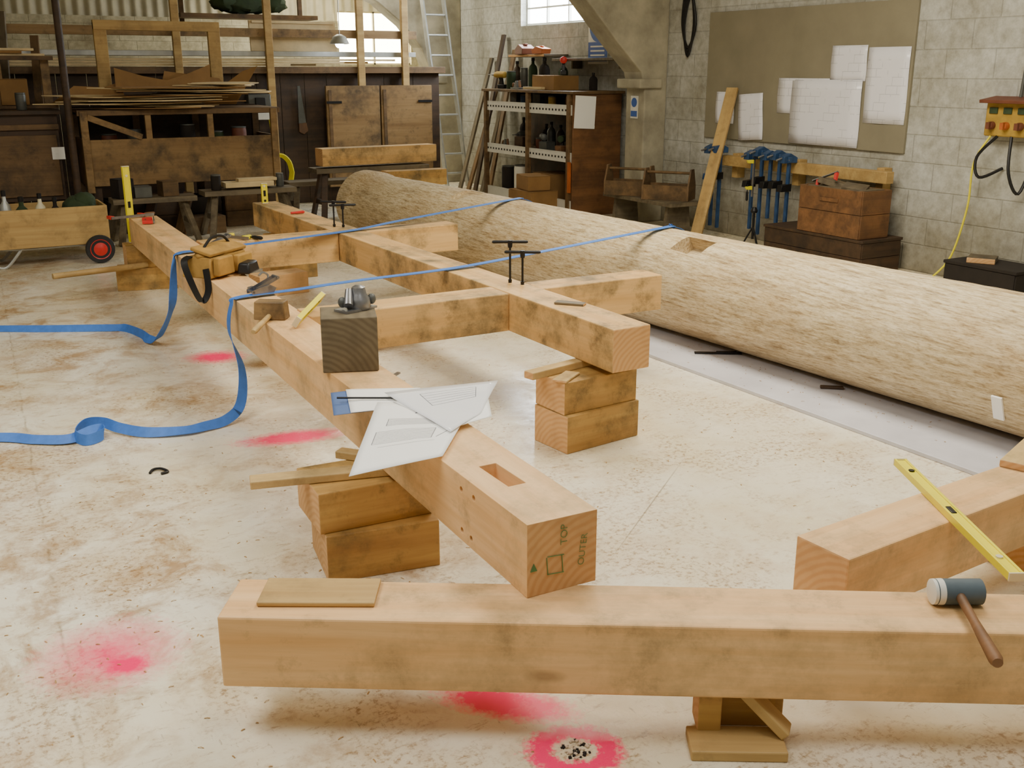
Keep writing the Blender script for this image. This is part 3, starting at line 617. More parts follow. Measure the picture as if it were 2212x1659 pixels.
b=B(); b.box((0,0,0),(.28,.6,.06)); b.box((.02,.1,.04),(.2,.3,.05),(.2,.1,.3)); b.box((-.04,-.15,.035),(.15,.2,.04),(.1,-.2,.5)); T(b.obj('wood_offcuts','greywood',(6.92,6.42,.655),bevel=.004),'jumbled offcuts filling the crate','offcut')
clamp('red handled saw lying in the crate',(6.86,6.60,.76),0,.3,'red',rot=(R(30),R(20),R(90)))
e=empty('low_bench',(6.7,8.87,0)); T(e,'low rough wooden bench against the wall','bench')
B().box((0,0,.345),(.4,1.2,.04)).obj('top','greywood',parent=e,bevel=.004)
for sy in (-.45,.45): b=B(); b.box((0,sy,.165),(.34,.05,.32),taper=.8); b.obj('leg','greywood',parent=e,bevel=.003)
def tote(c,rz,mat):
    e=empty('tool_tote',c,(0,0,rz)); T(e,'open wooden tool tote with peaked ends','tool box','wooden tool totes on the bench')
    for s in (-1,1): b=B(); b.prism([(-.13,0),(.13,0),(.13,.14),(.05,.31),(-.05,.31),(-.13,.14)],s*.24-.009,s*.24+.009,'y'); b.obj('end_panel',mat,parent=e,bevel=.002)
    b=B(); b.box((-.12,0,.075),(.014,.47,.15)); b.box((.12,0,.075),(.014,.47,.15)); b.box((0,0,.01),(.24,.47,.018)); b.obj('tray',mat,parent=e)
    b=B(); b.cyl((0,-.24,.27),(0,.24,.27),.014); b.obj('handle',mat,parent=e)
tote((6.62,9.14,.366),R(35),'oldply'); tote((6.72,8.60,.366),R(35),'oldply')
e=empty('socket_box',(7.24,5.15,1.29)); T(e,'yellow wall mounted power socket box','electrical box')
B().box((0,0,0),(.1,.38,.26)).obj('body','yellowdull',parent=e,bevel=.012); B().box((-.02,0,.14),(.2,.42,.025),(0,R(-8),0)).obj('cover','redbrown',parent=e,bevel=.004)
for y in (-.12,0,.12):
    b=B(); b.lathe([(.03,0),(.03,-.03),(.024,-.04),(.018,-.04)],axis='x',n=16); b.box((-.045,0,.0),(.03,.03,.05)); b.obj('socket','redbrown' if y else 'orange',parent=e,loc=(-.05,y,-.05))
    B().box((0,0,0),(.01,.07,.045)).obj('socket_cover','greenp',parent=e,loc=(-.055,y,.06),bevel=.002)
b=B(); b.tube([(7.2,5.28,1.162),(7.15,5.36,.95),(7.22,5.42,.6),(7.2,5.50,.2),(7.12,5.6,.012)],.008); T(b.obj('power_cable','yellow'),'yellow power cable hanging from socket box','cable')
b=B(); b.tube([(7.2,5.1,1.162),(7.15,5.05,.9),(7.2,4.98,.75),(7.285,4.95,1.0)],.012); T(b.obj('power_cable','black'),'black cable looping under the socket box','cable')
b=B(); b.tube([(7.2,5.22,1.162),(7.15,5.34,1.0),(7.15,5.30,.85),(7.285,5.2,.92)],.012); T(b.obj('power_cable','black'),'black cable looping under the socket box','cable')
b=B(); b.tube([(7.285,4.85,2.4),(7.285,5.08,1.9),(7.27,5.12,1.45)],.012); T(b.obj('conduit','greymetal'),'grey conduit above the socket box','pipe')
crate('tool_case','green-grey tool case on floor by wall',(7.0,4.95,0),(.35,.6,.22),'dark',1,True,'tool case')
block('wood_offcut','grey offcut lying on the tool case',(6.98,5.05,.264),(.2,.2,.04),R(30),('greywood','end'),'offcut')
b=B()
for i in range(4):
    b.tube([(7.28-.01*i,9.08+.02*i,2.45),(7.27,9.16+.01*i,2.1),(7.27,9.08,1.78+.03*i),(7.27,9.0-.01*i,2.1),(7.27,9.06,2.45)],.013)
T(b.obj('hanging_cable','black'),'dark coil of cable hanging on the wall','cable')
e=empty('safety_sign',(7.294,10.80,2.02)); T(e,'blue and white safety notice on wall','sign')
B().box((0,0,0),(.01,.42,.62)).obj('plate','whitep',parent=e,bevel=.002)
b=B(); b.cyl((-.006,0,.12),(-.010,0,.12),.18,n=32); b.obj('blue_disc','signb',parent=e); B().box((-.008,0,-.17),(.004,.40,.22)).obj('blue_panel','signb',parent=e)
b=B(); b.blob((-.012,0,.14),(.006,.14,.16)); b.obj('pictogram','whitep',parent=e)
for z in (-.11,-.16,-.21): B().box((-.011,0,z),(.003,.30,.018)).obj('print_line','whitep',parent=e)
e=empty('safety_sign',(6.994,9.62,1.25)); T(e,'small blue and white safety notice on pillar','sign')
B().box((0,0,0),(.008,.13,.24)).obj('plate','whitep',parent=e); b=B(); b.cyl((-.004,0,.05),(-.007,0,.05),.05,n=20); b.obj('blue_disc','signb',parent=e); B().box((-.006,0,-.07),(.004,.11,.06)).obj('blue_panel','signb',parent=e)
# ------------------------------------------------------------ shelving unit
e=empty('shelving_unit',(6.9,11.27,0)); T(e,'brown shelving unit with white perforated steel shelf edges','shelf')
B().box((0,-1.06,.69),(.66,.03,1.38)).obj('side_panel','hdl',parent=e,bevel=.003)
B().box((.31,0,.69),(.02,2.1,1.38)).obj('back_panel','brown',parent=e)
B().box((-.0,0,1.395),(.72,2.2,.03)).obj('top','oldply',parent=e,bevel=.003)
for z in (1.2,.67,.12):
    s=B(); s.box((0,0,z),(.62,2.08,.02)); s.obj('shelf','oldply',parent=e)
    s=B(); s.box((-.32,0,z),(.015,2.08,.11)); s.box((-.315,0,z+.055),(.03,2.08,.008)); s.obj('shelf_edge','shelfw',parent=e)
    if z>.5:
        s=B()
        for i in range(28): s.box((-.3285,-.98+i*.0725,z),(.004,.028,.022))
        q=s.obj('perforation','dark',parent=e); q['kind']='stuff'
for y in (-.98,-.05,1.03):
    B().box((-.325,y,.69),(.05,.06,1.38)).obj('post','oldply',parent=e,bevel=.003)
B().box((-.345,-1.02,.45),(.02,.05,.35)).obj('orange_strip','orange',parent=e)
def cbox(c,d,rz=0,label='small cardboard carton with folded flaps',mat='card'):
    e=empty('cardboard_box',c,(0,0,rz)); T(e,label,'box'); x,y,z=d
    B().box((0,0,z/2),d).obj('body',mat,parent=e,bevel=.002)
    b=B(); b.box((0,-y/4-.002,z+.004),(x,y/2-.004,.004)); b.obj('flap',mat,parent=e); b=B(); b.box((0,y/4+.002,z+.004),(x,y/2-.004,.004),(R(2),0,0)); b.obj('flap',mat,parent=e)
def can(c,r,h,mat,label,name='paint_tin',cat='tin'):
    e=empty(name,c); T(e,label,cat); b=B(); b.lathe([(r*.96,0),(r,.004),(r,h*.92),(r*.95,h)],n=20); b.obj('body',mat,parent=e)
    b=B(); b.lathe([(r*.9,0),(r*.97,.004),(r*.97,.014),(r*.8,.016)],n=20); b.obj('lid','greymetal',parent=e,loc=(0,0,h))
def bottle(c,r,h,mat,label):
    e=empty('bottle',c); T(e,label,'bottle'); b=B(); b.lathe([(r*.9,0),(r,.006),(r,h*.6),(r*.8,h*.72),(r*.35,h*.8),(r*.3,h*.9)],n=18); b.obj('body',mat,parent=e)
    b=B(); b.lathe([(r*.38,0),(r*.38,h*.1),(r*.3,h*.11)],n=14); b.obj('cap','black',parent=e,loc=(0,0,h*.89))
def drill(c,rz,mat,label='cordless drill lying on the shelf'):
    e=empty('power_drill',c,(0,0,rz)); T(e,label,'power tool')
    b=B(); b.lathe([(.02,-.1),(.04,-.09),(.042,.04),(.03,.08)],axis='x',n=16,c=(0,0,.17)); b.obj('body',mat,parent=e)
    b=B(); b.box((-.03,0,.09),(.045,.04,.13),(0,R(12),0)); b.box((-.04,0,.025),(.11,.07,.05)); b.obj('handle','black',parent=e,bevel=.006)
    b=B(); b.cyl((.08,0,.17),(.13,0,.17),.02,.012); b.cyl((.13,0,.17),(.2,0,.17),.004); b.obj('chuck','steel',parent=e)
def plane(c,rz,label='metal bench plane on shelf'):
    e=empty('hand_plane',c,(0,0,rz)); T(e,label,'hand tool')
    b=B(); b.box((0,0,.01),(.25,.06,.02)); b.prism([(-.05,.02),(.06,.02),(.0,.10),(-.03,.10)],-.02,.02,'y'); b.obj('body','greymetal',parent=e,bevel=.003)
    b=B(); b.blob((.09,0,.05),(.04,.04,.06)); b.obj('knob','hdl',parent=e); b=B(); b.box((-.09,0,.06),(.03,.025,.09),(0,R(15),0)); b.obj('handle','hdl',parent=e,bevel=.004)
drill((6.75,11.16,.685),R(70),'greymetal'); drill((6.78,10.75,.685),R(40),'greenp'); drill((6.8,11.75,.685),R(200),'greymetal')
plane((6.72,12.05,.685),R(80)); can((6.95,11.95,.685),.07,.15,'whitep','white tin with metal lid'); can((6.86,11.40,.685),.06,.13,'redbrown','red tin with metal lid'); can((6.95,10.95,.685),.07,.17,'greymetal','grey tin with metal lid')
cbox((6.85,10.45,.685),(.25,.22,.2)); cbox((7.0,12.15,1.215),(.2,.2,.13)); can((6.8,11.7,1.212),.05,.12,'bluep','blue tin on upper shelf'); can((6.72,10.9,1.212),.05,.12,'yellowdull','yellow tin on upper shelf')
for i,(y,m,h) in enumerate(((10.42,'dark',.3),(10.6,'greenp',.34),(10.78,'greymetal',.28),(11.05,'dark',.36),(11.28,'brown',.3),(11.5,'greymetal',.33),(11.62,'dark',.3),(12.2,'dark',.36))): bottle((7.08,y,.685),.055,h,m,'dark bottle at the back of the shelf')
for i,(y,m) in enumerate(((10.4,'dark'),(10.62,'hdl'),(11.1,'dark'),(11.38,'greymetal'),(11.95,'brown'))): cbox((6.9,y,1.215),(.24,.16+.02*(i%2),.11+.01*i),0,'small dark box on the upper shelf',m)
for i,(y,m) in enumerate(((10.62,'hdl'),(10.98,'greymetal'),(11.58,'brown'))): cbox((6.70,y,.685),(.14,.14,.09+.03*i),R(8*i),'small box at the front of the shelf',m)
can((6.72,11.6,.132),.11,.34,'whitep','tall white plastic bucket on bottom shelf','bucket','bucket')
can((6.75,12.0,.132),.10,.30,'dark','dark plastic bucket on bottom shelf','bucket','bucket')
cbox((6.37,10.75,.0),(.38,.48,.27),R(5),'open cardboard carton on floor by shelving'); cbox((6.37,10.75,.282),(.28,.38,.16),R(-8),'cardboard carton stacked on another'); cbox((6.8,10.95,.132),(.4,.4,.3),0,'large carton on the bottom shelf')
cbox((6.85,11.05,1.412),(.35,.5,.16),0,'open brown carton on shelving top','card'); can((6.75,11.95,1.412),.06,.2,'greenp','green tin on shelving top'); can((6.85,11.80,1.412),.05,.24,'greymetal','grey canister on shelving top')
plane((6.64,11.62,1.412),R(85),'metal bench plane on shelving top'); drill((6.72,12.2,1.412),R(110),'yellowdull','yellow drill on shelving top'); block('wood_offcut','flat white offcut on shelving top',(6.64,11.2,1.43),(.06,.4,.03),R(3),('cardlight','cardlight'),'offcut')
drill((6.9,10.95,1.585),R(60),'red','red drill resting on carton')
bottle((6.98,12.2,1.412),.06,.34,'brown','brown glue bottle on shelving top'); bottle((7.0,11.55,1.412),.07,.38,'dark','dark bottle on shelving top'); bottle((7.12,11.3,1.412),.06,.34,'greenp','green bottle on shelving top')
bottle((7.1,12.0,1.412),.06,.38,'greenp','green bottle on shelving top'); bottle((7.12,11.75,1.412),.06,.38,'brown','brown bottle on shelving top'); bottle((7.1,10.6,1.412),.05,.2,'dark','dark bottle on shelving top')
b=B(); b.prism([(-.12,0),(.12,0),(.15,.06),(.02,.12),(-.14,.07)],-.09,.09,'y'); b.box((0,0,.12),(.1,.05,.02)); T(b.obj('metal_toolbox','redbrown',(6.98,12.0,1.832),(0,0,R(80)),bevel=.006),'red metal tool case above shelving','tool box')
b=B(); b.prism([(-.1,0),(.1,0),(.12,.05),(.02,.09),(-.12,.06)],-.07,.07,'y'); b.box((0,0,.09),(.08,.04,.015)); T(b.obj('metal_toolbox','orange',(6.98,11.6,1.832),(0,0,R(95)),bevel=.006),'small orange tool case above shelving','tool box')
block('wall_board','narrow rough board bracketed to the wall',(7.11,11.9,1.815),(.36,.9,.03),0,('greywood','end'),'board')
b=B(); b.box((0,0,0),(.28,.004,.36)); b.box((0,-.004,-.16),(.28,.002,.03)); T(b.obj('pinned_note','paper',(6.72,10.189,1.18),(0,R(3),0)),'white note pinned to shelving side panel','paper')
e=empty('wall_shelf',(7.12,10.65,1.76)); T(e,'rough timber wall shelf under safety notice','shelf')
B().box((0,0,0),(.34,1.3,.03)).obj('board','greywood',parent=e,bevel=.003)
for y in (-.5,.5): b=B(); b.box((.1,y,-.06),(.14,.03,.09)); b.obj('bracket','greywood',parent=e)
for i,(y,h,m) in enumerate(((12.75,1.9,'oldply'),(12.9,1.6,'greywood'),(13.05,2.1,'brown'),(13.2,1.5,'oldply'),(13.4,1.8,'greywood'))):
    plank('long board leaning upright against the wall',(6.85-.03*i,y,.02),(7.24,y-.03,h),.10,.03,m)
def saw(c,rot,label,blade='greymetal'):
    e=empty('hand_saw',c,rot); T(e,label,'saw'); b=B(); b.prism([(-.25,.0),(.22,-.05),(.22,.05),(-.25,.03)],-.0015,.0015,'y'); b.obj('blade',blade,parent=e)
    b=B(); b.prism([(.20,-.05),(.30,-.06),(.34,0),(.30,.06),(.20,.05)],-.012,.012,'y'); b.obj('handle','hdl',parent=e,bevel=.004)
saw((4.3,12.99,1.2),(0,R(85),0),'hand saw hanging on the partition')
# ------------------------------------------------------------ ladders
def ladder(label,p0,p1,side,n,mat='alu'):
    e=empty('ladder',p0); T(e,label,'ladder'); d=Vector(p1)-Vector(p0); s=Vector(side)
    for k in (0,1):
        b=B(); o=s*k; L=d.length; q=d.to_track_quat('X','Z').to_euler(); b.box(tuple(o+d/2),(L,.03,.06),q); b.obj('rail',mat,parent=e,bevel=.004)
    for i in range(n):
        t=(i+.7)/n; b=B(); b.cyl(tuple(d*t),tuple(d*t+s),.016,n=10); b.obj('rung',mat,parent=e)
ladder('aluminium ladder leaning against concrete frame',(6.60,13.55,0.03),(6.42,14.0,3.0),(.33,.0,0),11)
ladder('long aluminium ladder lying on partition top',(.6,13.0,1.83),(5.9,13.0,1.83),(0,.34,.0),18)
# ------------------------------------------------------------ partition
e=empty('timber_partition',(0,13.05,0)); T(e,'brown timber partition with studs, rails and doors','partition')
def fbox(x0,x1,z0,z1,y=0,t=.04): return ((x0+x1)/2,y,(z0+z1)/2),(x1-x0,t,z1-z0)
b=B()
x=-1.0
while x<6.2:
    w=random.uniform(.28,.45); b.box(*fbox(x,min(x+w-.008,6.25),0,1.62,0,.03+random.uniform(0,.01))); x+=w
b.obj('panel','brown',parent=e,bevel=.002)
B().box(*fbox(-1,6.3,1.6,1.68,-.02,.2)).obj('rail','oldply',parent=e,bevel=.004)
B().box(*fbox(-1,5.9,2.02,2.12,-.08,.06)).obj('rail','tanply',parent=e,bevel=.004)
for x in (-.4,.95,2.84,3.93,5.11,5.72): B().box((x,-.12,1.6),(.09,.06,3.2)).obj('stud','ply' if x>2 else 'tanply',parent=e,bevel=.004)
for i,(x0,x1) in enumerate(((4.6,5.32),(5.34,6.06))):
    dd=B().box(*fbox(x0,x1,.2,1.45,-.17,.04)).obj('door','tanply',parent=e,bevel=.004)
    B().box(*fbox(x0+.03,x0+.07,.3,1.4,-.195,.01)).obj('batten','oldply',parent=dd)
    for zz in (.55,1.25): B().box(((x0 if i==0 else x1)+(.1 if i==0 else -.1),-.2,zz),(.2,.008,.03)).obj('hinge','black',parent=dd)
b=B(); b.box((0,0,0),(1.1,.03,.36),(R(-6),0,0)); b.box((0,-.01,.16),(1.04,.03,.03),(R(-6),0,0)); T(b.obj('board_sheet','cardlight',(4.3,13.10,2.04),bevel=.003),'cream board stored upright above partition','board')
e=empty('storage_board',(3.85,13.5,2.27)); T(e,'hung storage board holding a tarpaulin','board')
b=B(); b.box((0,0,0),(1.7,.4,.05)); b.obj('board','oldply',parent=e)
for x in (-.75,.75): B().box((x,.2,.85),(.05,.05,1.9)).obj('hanger','oldply',parent=e)
b=B(); b.blob((0,0,0),(.8,.38,.26),jit=.3,seg=20); b.blob((.3,-.05,-.01),(.4,.3,.2),jit=.3); b.blob((-.25,-.03,.0),(.4,.3,.22),jit=.3); T(b.obj('tarpaulin','greenp',(3.85,13.47,2.435)),'dark green tarpaulin bundle on rafters','tarpaulin')
for i in range(5):
    plank('long pale plank stored on partition top',(.2+.2*i,12.98+.07*(i%2),1.70+.03*(i//2)),(4.2+.35*i,12.99+.07*(i%2),1.70+.03*(i//2)),.05,.025,'cardlight')
b=B(); b.lathe([(.03,.06),(.08,.03),(.12,-.05),(.10,-.055)],n=20); b.cyl((0,0,.05),(0,0,1.85),.006); LP=T(b.obj('pendant_lamp','alu',(4.75,12.7,2.0)),'small metal pendant lamp above partition','lamp')
b=B(); b.blob((0,0,0),(.11,.11,.11)); b.obj('bulb','glow',parent=LP,loc=(0,0,-.05))
e=empty('switch_box',(3.75,12.92,1.25)); T(e,'grey electrical switch box on partition','electrical box')
B().box((0,0,0),(.28,.14,.22)).obj('body','greymetal',parent=e,bevel=.01); B().box((0,-.09,.02),(.12,.04,.1)).obj('switch','black',parent=e,bevel=.004); B().box((-.02,-.04,-.15),(.3,.1,.08)).obj('trunking','whitep',parent=e,bevel=.004)
b=B(); b.tube([(3.85,12.86,1.14),(3.88,12.85,.8),(3.86,12.8,.5)],.012)
for k in range(4):
    pts=[(3.92+(.14+.01*k)*math.cos(t),12.80-.015*k,.42+(.2+.01*k)*math.sin(t)) for t in [i*math.pi/5 for i in range(11)]]; b.tube(pts,.011,sm=3)
T(b.obj('extension_cord','yellow'),'yellow extension cord hung in a coil','cable')
b=B(); b.cyl((0,0,0),(0,0,4.0),.035,n=12); b.cyl((0,0,0),(0,0,.02),.08,n=12); T(b.obj('steel_post','brown',(1.37,11.2,0)),'thin rusty brown upright post','post')
# ------------------------------------------------------------ big bin
e=empty('material_bin',(2.48,11.7,0)); T(e,'large ply fronted timber bin holding cardboard','storage bin')
B().box((0,-.38,.74),(1.95,.03,.46)).obj('front_panel','tanply',parent=e,bevel=.004)
B().box((-.97,0,.74),(.03,.76,.46)).obj('side_panel','oldply',parent=e); B().box((.97,0,.74),(.03,.76,.46)).obj('side_panel','oldply',parent=e)
B().box((0,.1,.52),(1.9,.7,.03)).obj('shelf','brown',parent=e); B().box((0,.36,.9),(1.95,.03,.75)).obj('back_panel','brown',parent=e)
for x in (-.97,-.35,.28,.95):
    B().box((x,-.41,.85),(.07,.05,.8)).obj('post','tanply',parent=e,bevel=.003) if abs(x)>.9 else B().box((x,-.37,1.09),(.06,.05,.26)).obj('post','tanply',parent=e,bevel=.003)
    B().box((x,.3,.6),(.07,.06,1.2)).obj('post','oldply',parent=e)
B().box((-.68,-.4,1.09),(.55,.03,.06),(0,R(22),0)).obj('brace','tanply',parent=e,bevel=.003)
B().box((0,-.38,1.23),(2.05,.06,.05)).obj('top_rail','oldply',parent=e,bevel=.003); B().box((0,0,1.25),(2.05,.8,.02)).obj('lid','oldply',parent=e)
for x in (-.9,.9): B().box((x,-.3,.25),(.08,.08,.5)).obj('leg','brown',parent=e)
for i,x in enumerate((-.7,-.45,.1,.4,.65)): can((2.48+x,11.6,.538),.08,.46+.04*(i%3),['redbrown','greymetal','dark','greenp','redbrown'][i],'tall tin stored inside the timber bin')
z=1.268
for i in range(22):
    k=random.randint(5,8); w=random.uniform(.3,.95); d=random.uniform(.14,.32); poly=[]
    for j in range(k):
        a=2*math.pi*j/k+random.uniform(-.25,.25); q=random.uniform(.75,1.1); poly.append((w*math.cos(a)*q,d*math.sin(a)*q))
    b=B(); b.prism(poly,0,.008,'z'); 
    rx,ry=(0,0) if i<10 else (R(random.uniform(0,3)),R(random.uniform(-1.4,1.4)))
    o=b.obj('cardboard_sheet','cardlight' if i%6 else 'card',(2.42+random.uniform(-.6,.6),11.42+random.uniform(-.14,.15),z),(rx,ry,R(random.uniform(-16,16))),smooth=False); z+=.0095 if i<10 else .013
    T(o,'loose pale flat offcut in stacked heap','cardboard','sheets heaped on the bin')
def cardpoly(poly,x,y,z,tilt,rz,label,mat='card'):
    b=B(); b.prism(poly,-.004,.004,'y'); return T(b.obj('cardboard_sheet',mat,(x,y,z),(tilt,0,rz),smooth=False),label,'cardboard')
cardpoly([(-.5,.0),(.5,0),(.55,.30),(.3,.20),(.05,.12),(-.2,.17),(-.48,.26)],2.45,11.95,1.42,R(-20),R(3),'bent brown cardboard sheet standing on the heap')
cardpoly([(-.45,0),(.3,0),(.28,.22),(.1,.16),(-.2,.18),(-.38,.05)],1.75,11.9,1.32,R(-25),R(8),'folded brown cardboard leaning on timber frame')
cardpoly([(-.2,0),(.15,0),(.42,.42),(.25,.36),(-.05,.15)],3.05,11.9,1.28,R(-15),R(-10),'brown cardboard flap leaning on heap')
cardpoly([(-.35,0),(.45,0),(.35,.2),(-.25,.28)],2.75,12.03,1.36,R(-15),R(5),'brown cardboard flap behind heap')
e=empty('timber_surround',(2.50,12.25,1.27)); T(e,'light timber surround standing on the bin','doorway surround')
for x in (-.60,.60): B().box((x,0,.43),(.13,.06,.86)).obj('post','ply',parent=e,bevel=.003)
B().box((0,0,.83),(1.33,.07,.10)).obj('head_rail','ply',parent=e,bevel=.003); B().box((0,0,.03),(1.33,.07,.07)).obj('bottom_rail','tanply',parent=e)
e=empty('wooden_cabinet',(.55,11.9,0)); T(e,'dark brown wooden cabinet with framed front','cabinet')
B().box((0,0,.8),(1.5,.7,.85)).obj('body','brown',parent=e,bevel=.004); B().box((0,-.02,1.24),(1.56,.78,.04)).obj('top','brown',parent=e,bevel=.003); B().box((0,-.37,1.1),(1.5,.03,.05)).obj('front_rail','oldply',parent=e)
for x in (-.37,.37):
    d=B().box((x,-.365,.72),(.70,.02,.6)).obj('door','oldply',parent=e,bevel=.003); B().cyl((x-.25,-.41,.72),(x-.25,-.37,.72),.015).obj('knob','black',parent=d)
for x in (-.7,.7): B().box((x,0,.19),(.07,.6,.38)).obj('leg','brown',parent=e)
b=B(); b.box((0,0,0),(.12,.005,.12)); b.box((0,-.004,.0),(.1,.002,.01)); T(b.obj('pinned_note','paper',(1.27,11.521,.84)),'small white note on the cabinet','paper')
e=empty('open_rack',(.75,12.1,1.26)); T(e,'open timber rack on top of cabinet','rack')
for x in (-.5,.1,.55): B().box((x,0,.25),(.08,.06,.5)).obj('post','tanply',parent=e)
B().box((0,0,.5),(1.25,.3,.04)).obj('top_board','oldply',parent=e); B().box((0,0,.02),(1.25,.3,.03)).obj('bottom_board','oldply',parent=e)
for i,(x,m) in enumerate(((.2,'whitep'),(.35,'greymetal'),(.5,'redbrown'),(.72,'dark'),(1.0,'greymetal'))): can((x,11.68,1.262),.05+.01*(i%2),.12+.03*(i%3),m,'small tin on cabinet top')
for i,(x,m) in enumerate(((.5,'brown'),(.98,'card'))): cbox((x,12.1,1.30),(.26,.2,.2+.05*i),0,'box stored on the open rack',m)
for i in range(4): plank('long offcut board stored behind the cabinet rack',(.3+.32*i,12.72,1.0),(.42+.3*i,12.86,2.0+.12*(i%3)),.09,.03,['tanply','oldply','greywood','oldply'][i])
for i,(x,yy,rz,m) in enumerate(((.9,12.1,.05,'cardlight'),(.7,12.08,-.08,'card'),(.8,12.1,.12,'cardlight'))): block('wood_offcut','flat offcut piled on the rack',(x,yy,1.79+.026*i),(.8,.25,.024),rz,(m,m),'offcut')
def bench(c,L,h,label,mat='greywood',topm='greywood',w=.28):
    e=empty('sawhorse',c); T(e,label,'sawhorse'); B().box((0,0,h-.02),(L,w,.05)).obj('top',topm,parent=e,bevel=.004)
    for sx in (-1,1):
        for sy in (-1,1):
            b=B(); p0=(sx*(L/2-.12),sy*.06,h-.04); p1=(sx*(L/2-.03),sy*.2,0.01); d=Vector(p1)-Vector(p0)
            b.box(tuple((Vector(p0)+Vector(p1))/2),(d.length,.06,.035),d.to_track_quat('X','Z').to_euler()); b.obj('leg',mat,parent=e,bevel=.003)
        B().box((sx*(L/2-.08),0,h*.45),(.03,.3,.05)).obj('crosspiece',mat,parent=e)
bench((2.95,10.75,0),.95,.47,'grey wooden sawhorse bench before the bin'); bench((2.0,10.75,0),.8,.44,'grey wooden sawhorse before the bin'); bench((4.0,11.4,0),.9,.45,'grey wooden sawhorse by partition')
bench((4.3,10.75,0),1.3,.64,'wooden trestle carrying thick timbers','brown')
beam('timber_beam','thick pale timber lying on trestle',(3.72,10.72),(5.08,10.80),.667,.85,.2,('fir2','end')); beam('timber_beam','shorter timber below on bench',(4.3,10.35),(5.0,10.35),.452,.62,.16,('ochre','end'))
block('timber_block','upright block under short timber',(4.65,10.35,.225),(.3,.16,.45),0,('ochre','end'))
b=B(); b.box((0,0,0),(.5,.2,.05)); b.box((.1,.02,.04),(.4,.12,.03)); T(b.obj('white_board','cardlight',(2.95,10.75,.522),bevel=.003),'pale boards lying on the sawhorse','board')
for i in range(3): plank('offcut board leaning under bench',(1.6+.35*i,11.1,.02),(1.75+.35*i,11.2,.42),.12,.03,['greywood','brown','oldply'][i])
for i,(x,m) in enumerate(((1.9,'greymetal'),(2.15,'oldply'),(1.72,'dark'))): cbox((x,10.75,.447),(.16,.16,.10+.04*i),R(10*i),'small box standing on the sawhorse',m)
can((2.62,10.72,.477),.05,.14,'dark','dark tin standing on the sawhorse'); can((3.3,10.78,.477),.04,.12,'greymetal','grey tin standing on the sawhorse')
block('wood_offcut','block of wood on floor under bench',(2.55,11.1,.09),(.4,.25,.18),R(5),('oldply','end'),'offcut')
for i,(x,m) in enumerate(((1.85,'dark'),(2.25,'brown'),(2.65,'dark'),(3.05,'oldply'))): crate('wooden_crate','old dark crate stored beneath the bin',(x,11.6,0),(.34,.4,.34),m,2,False)
# ------------------------------------------------------------ trolley
e=empty('hand_trolley',(.85,10.05,0)); T(e,'ply sided barrow with red wheel and steel frame','trolley')
b=B(); b.box((0,-.25,.335),(1.14,.02,.33)); b.box((0,.25,.335),(1.14,.02,.33)); b.box((-.56,0,.335),(.02,.5,.33)); b.box((.56,0,.335),(.02,.5,.33)); b.box((0,0,.18),(1.12,.5,.02)); b.obj('box_body','ply',parent=e,bevel=.003)
b=B(); b.tube([(.62,-.1,.12),(.3,-.2,.16),(-.3,-.22,.17),(-.9,-.24,.3)],.014); b.tube([(.62,.1,.12),(.3,.2,.16),(-.3,.22,.17),(-.9,.24,.3)],.014)
b.tube([(-.15,-.22,.17),(-.28,-.22,.02),(-.36,-.22,.015),(-.42,-.22,.03),(-.5,-.22,.17)],.013); b.tube([(-.15,.22,.17),(-.28,.22,.02),(-.36,.22,.015),(-.42,.22,.03),(-.5,.22,.17)],.013); b.cyl((-.36,-.22,.015),(-.36,.22,.015),.012); b.obj('undercarriage','alu',parent=e)
w=empty('wheel',(.47,-.30,.125)); w.parent=e
b=B(); b.lathe([(.085,-.025),(.12,-.03),(.125,0),(.12,.03),(.085,.025)],axis='y',n=28); b.obj('tyre','rubber',parent=w)
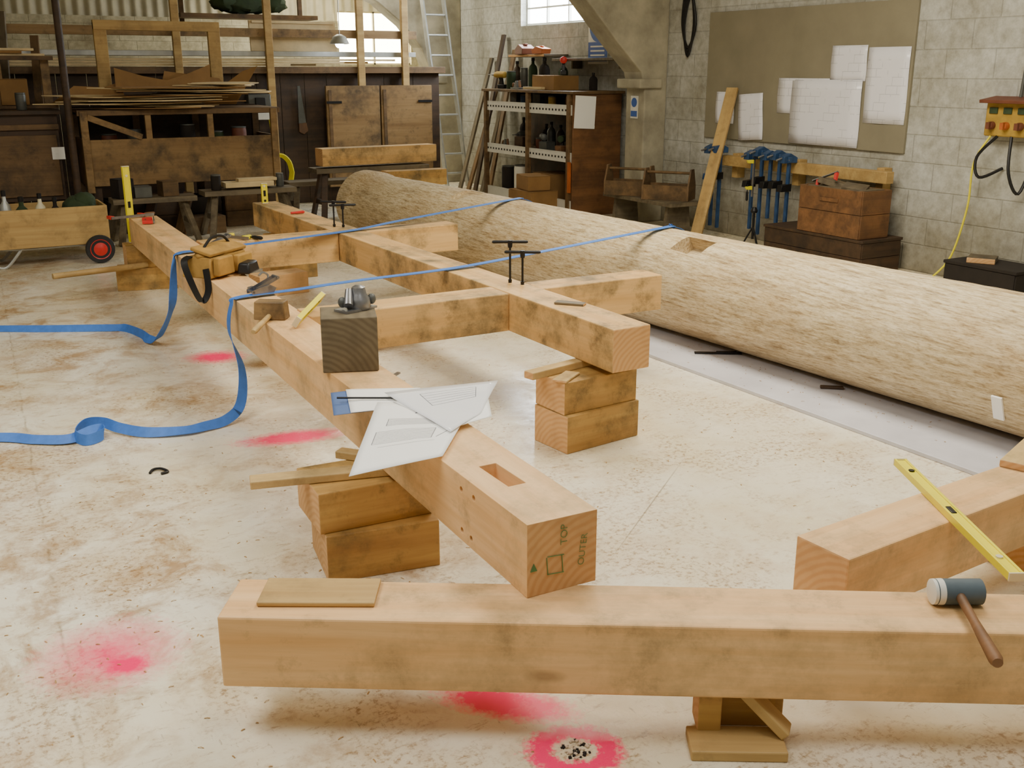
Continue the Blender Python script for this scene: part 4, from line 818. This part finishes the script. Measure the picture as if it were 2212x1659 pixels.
b=B(); b.lathe([(.02,-.034),(.03,-.03),(.075,-.022),(.088,-.028),(.088,.028),(.03,.03)],axis='y',n=28); b.obj('hub','red',parent=w); 
for i,(x,m,r,h) in enumerate(((.35,'greenp',.07,.38),(.5,'dark',.05,.36),(.62,'alu',.05,.46),(.75,'greenp',.06,.40),(.9,'creamp',.05,.42),(1.02,'dark',.05,.38))): bottle((x,10.0,.192),r,h,m,'bottle or canister standing in barrow')
b=B(); b.blob((0,0,0),(.30,.3,.22),jit=.12); b.blob((.04,-.03,.05),(.2,.2,.18),jit=.12); T(b.obj('green_bag','greenp',(1.23,10.08,.46)),'rumpled dark green bag in barrow','bag')
# ------------------------------------------------------------ lights
w=bpy.data.worlds.new('w'); bpy.context.scene.world=w; w.use_nodes=True; bg=w.node_tree.nodes['Background']; bg.inputs[0].default_value=(1,.91,.70,1); bg.inputs[1].default_value=.26
def area(name,loc,rot,sx,sy,pw,col):
    l=bpy.data.lights.new(name,'AREA'); l.shape='RECTANGLE'; l.size=sx; l.size_y=sy; l.energy=pw; l.color=col; o=bpy.data.objects.new(name,l); COL.objects.link(o); o.location=loc; o.rotation_euler=rot; return o
area('skylight_fill',(3.7,4.4,3.75),(0,R(-10),0),1.4,3.4,240,(1,.92,.74))
area('skylight_fill',(-1.0,3.6,4.2),(0,R(14),0),1.6,4.0,215,(1,.97,.90))
area('skylight_fill',(1.6,.9,3.9),(0,0,0),1.4,1.4,50,(1,.98,.94))  # added fill that whitens the near floor, no skylight above it
area('skylight_fill',(5.2,14.5,3.4),(0,R(-18),0),1.4,1.4,150,(1,.92,.72))  # added back light brightening the upper rear wall near its window
area('window_lamp',(RX+.02,11.88,2.5),(0,R(90),0),.55,1.5,75,(.90,.95,1))
# ------------------------------------------------------------ camera
cam=bpy.data.cameras.new('camera'); co=bpy.data.objects.new('camera',cam); COL.objects.link(co)
cam.sensor_width=36; cam.sensor_fit='HORIZONTAL'; cam.lens=36*2236/2212; co.location=(0,0,1.65); co.rotation_euler=(R(90)-math.atan(680/2236),0,R(-29.5))
bpy.context.scene.camera=co
